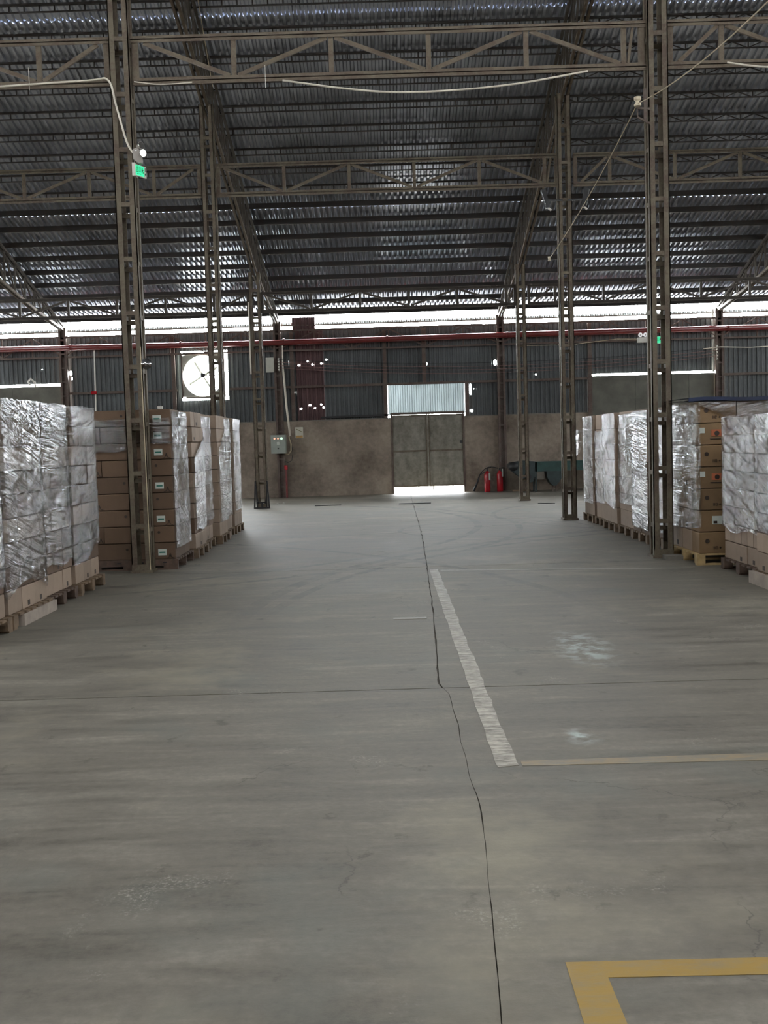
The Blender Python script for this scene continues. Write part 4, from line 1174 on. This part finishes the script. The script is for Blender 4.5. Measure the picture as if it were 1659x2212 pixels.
pts = [(3.30 + (3.3 - 3.25) * u, 13.55 + (8.0 - 13.55) * u, 5.70 + (5.22 - 5.70) * u) for u in [i / 10 for i in range(11)]]
pts = [(3.25 + .0 * u, 13.55 - 5.55 * u, 5.70 - .62 * u - .12 * 4 * u * (1 - u)) for u in [i / 12 for i in range(13)]]
thingmesh(MB().tube(pts, .006, 6), 'hung_cable', 'tan_cable', (3.2, 10, 5.4), 'tan cable rising to top right from nearest right column', 'cable', True)

def smooth_path(p, n=6):
    p = [Vector(x) for x in p]; out = []
    for i in range(len(p) - 1):
        a, b_, c, d = p[max(i - 1, 0)], p[i], p[i + 1], p[min(i + 2, len(p) - 1)]
        for k in range(n):
            t = k / n; out.append(.5 * ((2 * b_) + (c - a) * t + (2 * a - 5 * b_ + 4 * c - d) * t * t + (3 * b_ - a - 3 * c + d) * t ** 3))
    out.append(p[-1]); return out
thingmesh(MB().tube(smooth_path([(-6.2, 13.65, 6.12), (-4.7, 13.65, 6.18), (-3.6, 13.65, 6.22), (-3.34, 13.63, 6.21), (-3.25, 13.62, 5.89), (-3.14, 13.6, 5.46), (-3.06, 13.58, 5.3)]), .013, 6), 'power_cable', 'white_cable', (-3.3, 13.65, 5.9), 'white cable bending down nearest left column to the exit sign', 'cable', True)
thingmesh(MB().tube(smooth_path([(-3.02, 13.65, 6.19), (-2.7, 13.66, 6.15), (-2.3, 13.68, 6.17)]), .008, 6), 'power_cable', 'white_cable', (-2.7, 13.65, 6.2), 'short pale cable on beam just right of nearest left column', 'cable', True)
thingmesh(MB().tube(smooth_path([(-1.16, 13.65, 6.15), (-.41, 13.65, 6.03), (.28, 13.65, 5.96), (1.09, 13.65, 5.97), (1.85, 13.65, 6.03), (2.66, 13.65, 6.15)]), .012, 6), 'power_cable', 'white_cable', (.8, 13.65, 6), 'white cable sagging below centre of the nearest beam', 'cable', True)
thingmesh(MB().tube(smooth_path([(4.4, 13.65, 6.20), (4.9, 13.65, 6.13), (5.6, 13.65, 6.13)]), .012, 6), 'power_cable', 'white_cable', (5, 13.65, 6.15), 'short white cable sagging under nearest beam at right edge', 'cable', True)
for k, (x, zz) in enumerate(((-4.35, 6.42), (-1.38, 6.36))):
    thingmesh(MB().tube([(x, 13.7, zz), (x, 13.7, zz - .28)], .004, 5), 'hanging_string', 'white_plastic', (x, 13.7, zz), ['thin white string on nearest beam left of left column', 'thin white string on nearest beam right of left column'][k], 'string')
thingmesh(MB().tube([(-2.62, 15.5, 9.0), (-2.72, 18.2, 7.6)], .006, 5), 'stay_wire', 'tan_cable', (-2.7, 17, 8), 'thin slanting wire beside the roof truss left of aisle', 'wire')
thingmesh(MB().tube([(-3.09, 13.658, 2.9), (-3.085, 13.658, 0.04)], .008, 5), 'power_cable', 'tan_cable', (-2.96, 13.6, 1.1), 'thin pale cord down the right leg of nearest left column', 'cable')
thingmesh(MB().tube([(-3.355, 27.05, 5.2), (-3.355, 27.05, 3.4)], .02, 6), 'conduit_or_light_gap', 'white_cable', (-3.38, 27, 3.4), 'pale conduit down the farthest left column', 'conduit')

# ------------------------------------------------------------------ fire extinguishers
def extinguisher(x, label):
    t = thing('fire_extinguisher', (x, 32.35, 0), label, 'fire extinguisher', 'pair of red fire extinguishers')
    y = 32.22
    MB().tube([(x, y, 0), (x, y, .02), (x, y, .52), (x, y, .57), (x, y, .60), (x, y, .63)], [.085, .092, .092, .075, .045, .03], 18).build('cylinder', 'red_extinguisher', t, True)
    b = MB().tube([(x, y, .62), (x, y, .70)], .025, 10); b.build('valve', 'black_steel', t)
    b = MB().bar((x - .02, y, .70), (x + .12, y - .02, .73), .02); b.build('handle', 'black_steel', t)
    return t
t = extinguisher(3.03, 'left red fire extinguisher standing against the wall, black horn beside it')
MB().box(3.07, 3.115, 32.12, 32.14, .36, .56).build('label_tag', 'sticker_white', t)
MB().tube([(2.96, 32.2, .60), (2.80, 32.15, .52), (2.72, 32.1, .30), (2.6, 32.08, .04)], [.012, .02, .03, .045], 8).build('horn', 'dark_rubber', t, True)
t = extinguisher(3.41, 'right red fire extinguisher standing by the wall post')
MB().box(3.47, 3.50, 32.12, 32.14, .45, .68).build('label_tag', 'sticker_white', t)
MB().tube(smooth_path([(2.80, 32.15, .52), (2.92, 32.15, .66), (3.05, 32.12, .74), (3.2, 32.14, .745), (3.36, 32.2, .70)]), .013, 7).build('hose', 'dark_rubber', t, True)

# ------------------------------------------------------------------ conveyor
t = thing('belt_conveyor', (5, 31.6, 0), 'dark green belt conveyor standing against the far wall', 'conveyor')
MB().box(4.35, 8.6, 31.25, 31.33, .60, .88).build('side_beam', 'teal_paint', t)
MB().box(4.35, 8.6, 31.75, 31.83, .60, .88).build('side_beam', 'teal_paint', t)
MB().box(4.1, 8.6, 31.33, 31.75, .84, .865).build('belt', 'dark_rubber', t)
b = MB().tube([(3.72, 31.24, .76), (3.72, 31.84, .76)], .13, 18); b.build('end_pulley', 'dark_rubber', t, True)
b = MB(); pr = [(3.60, .72), (3.62, .80), (3.70, .87), (4.0, .93), (4.4, .89), (4.4, .55), (4.28, .30), (4.15, .27), (3.95, .42), (3.72, .60)]
b.quad(*[(x, 31.25, z) for x, z in pr][::-1]); b.quad(*[(x, 31.83, z) for x, z in pr])
for i in range(len(pr)):
    (xa, za), (xb, zb) = pr[i], pr[(i + 1) % len(pr)]; b.quad((xa, 31.25, za), (xa, 31.83, za), (xb, 31.83, zb), (xb, 31.25, zb))
b.build('head_guard', 'teal_dark', t)
b = MB().tube([(4.12, 31.23, .45), (4.12, 31.25, .45)], .11, 16); b.build('drive_wheel', 'black_steel', t)
b = MB(); pr = [(4.68, .60), (5.16, .60), (5.14, .42), (5.02, .24), (4.95, .17), (4.86, .17), (4.78, .26), (4.70, .42)]
b.quad(*[(x, 31.23, z) for x, z in pr][::-1]); b.quad(*[(x, 31.7, z) for x, z in pr])
for i in range(len(pr)):
    (xa, za), (xb, zb) = pr[i], pr[(i + 1) % len(pr)]; b.quad((xa, 31.23, za), (xa, 31.7, za), (xb, 31.7, zb), (xb, 31.23, zb))
b.build('motor_hopper', 'teal_dark', t)
for x in (4.86, 4.97): MB().box(x, x + .045, 31.4, 31.45, 0, .2).build('leg', 'wall_post_steel', t)
for x in (4.35, 7.6): MB().box(x, x + .05, 31.28, 31.33, 0, .62).build('leg', 'teal_dark', t); MB().box(x, x + .05, 31.75, 31.8, 0, .62).build('leg', 'teal_dark', t)
MB().box(4.36, 4.62, 31.3, 31.34, .36, .58).build('control_box', 'concrete_block', t)
thingmesh(MB().box(3.75, 4.3, 31.9, 31.98, 0, .05), 'timber_offcut', 'pallet_wood', (4, 31.9, 0), 'low timber offcut on the floor beneath the conveyor head', 'timber')
print('cartons', NCART[0])
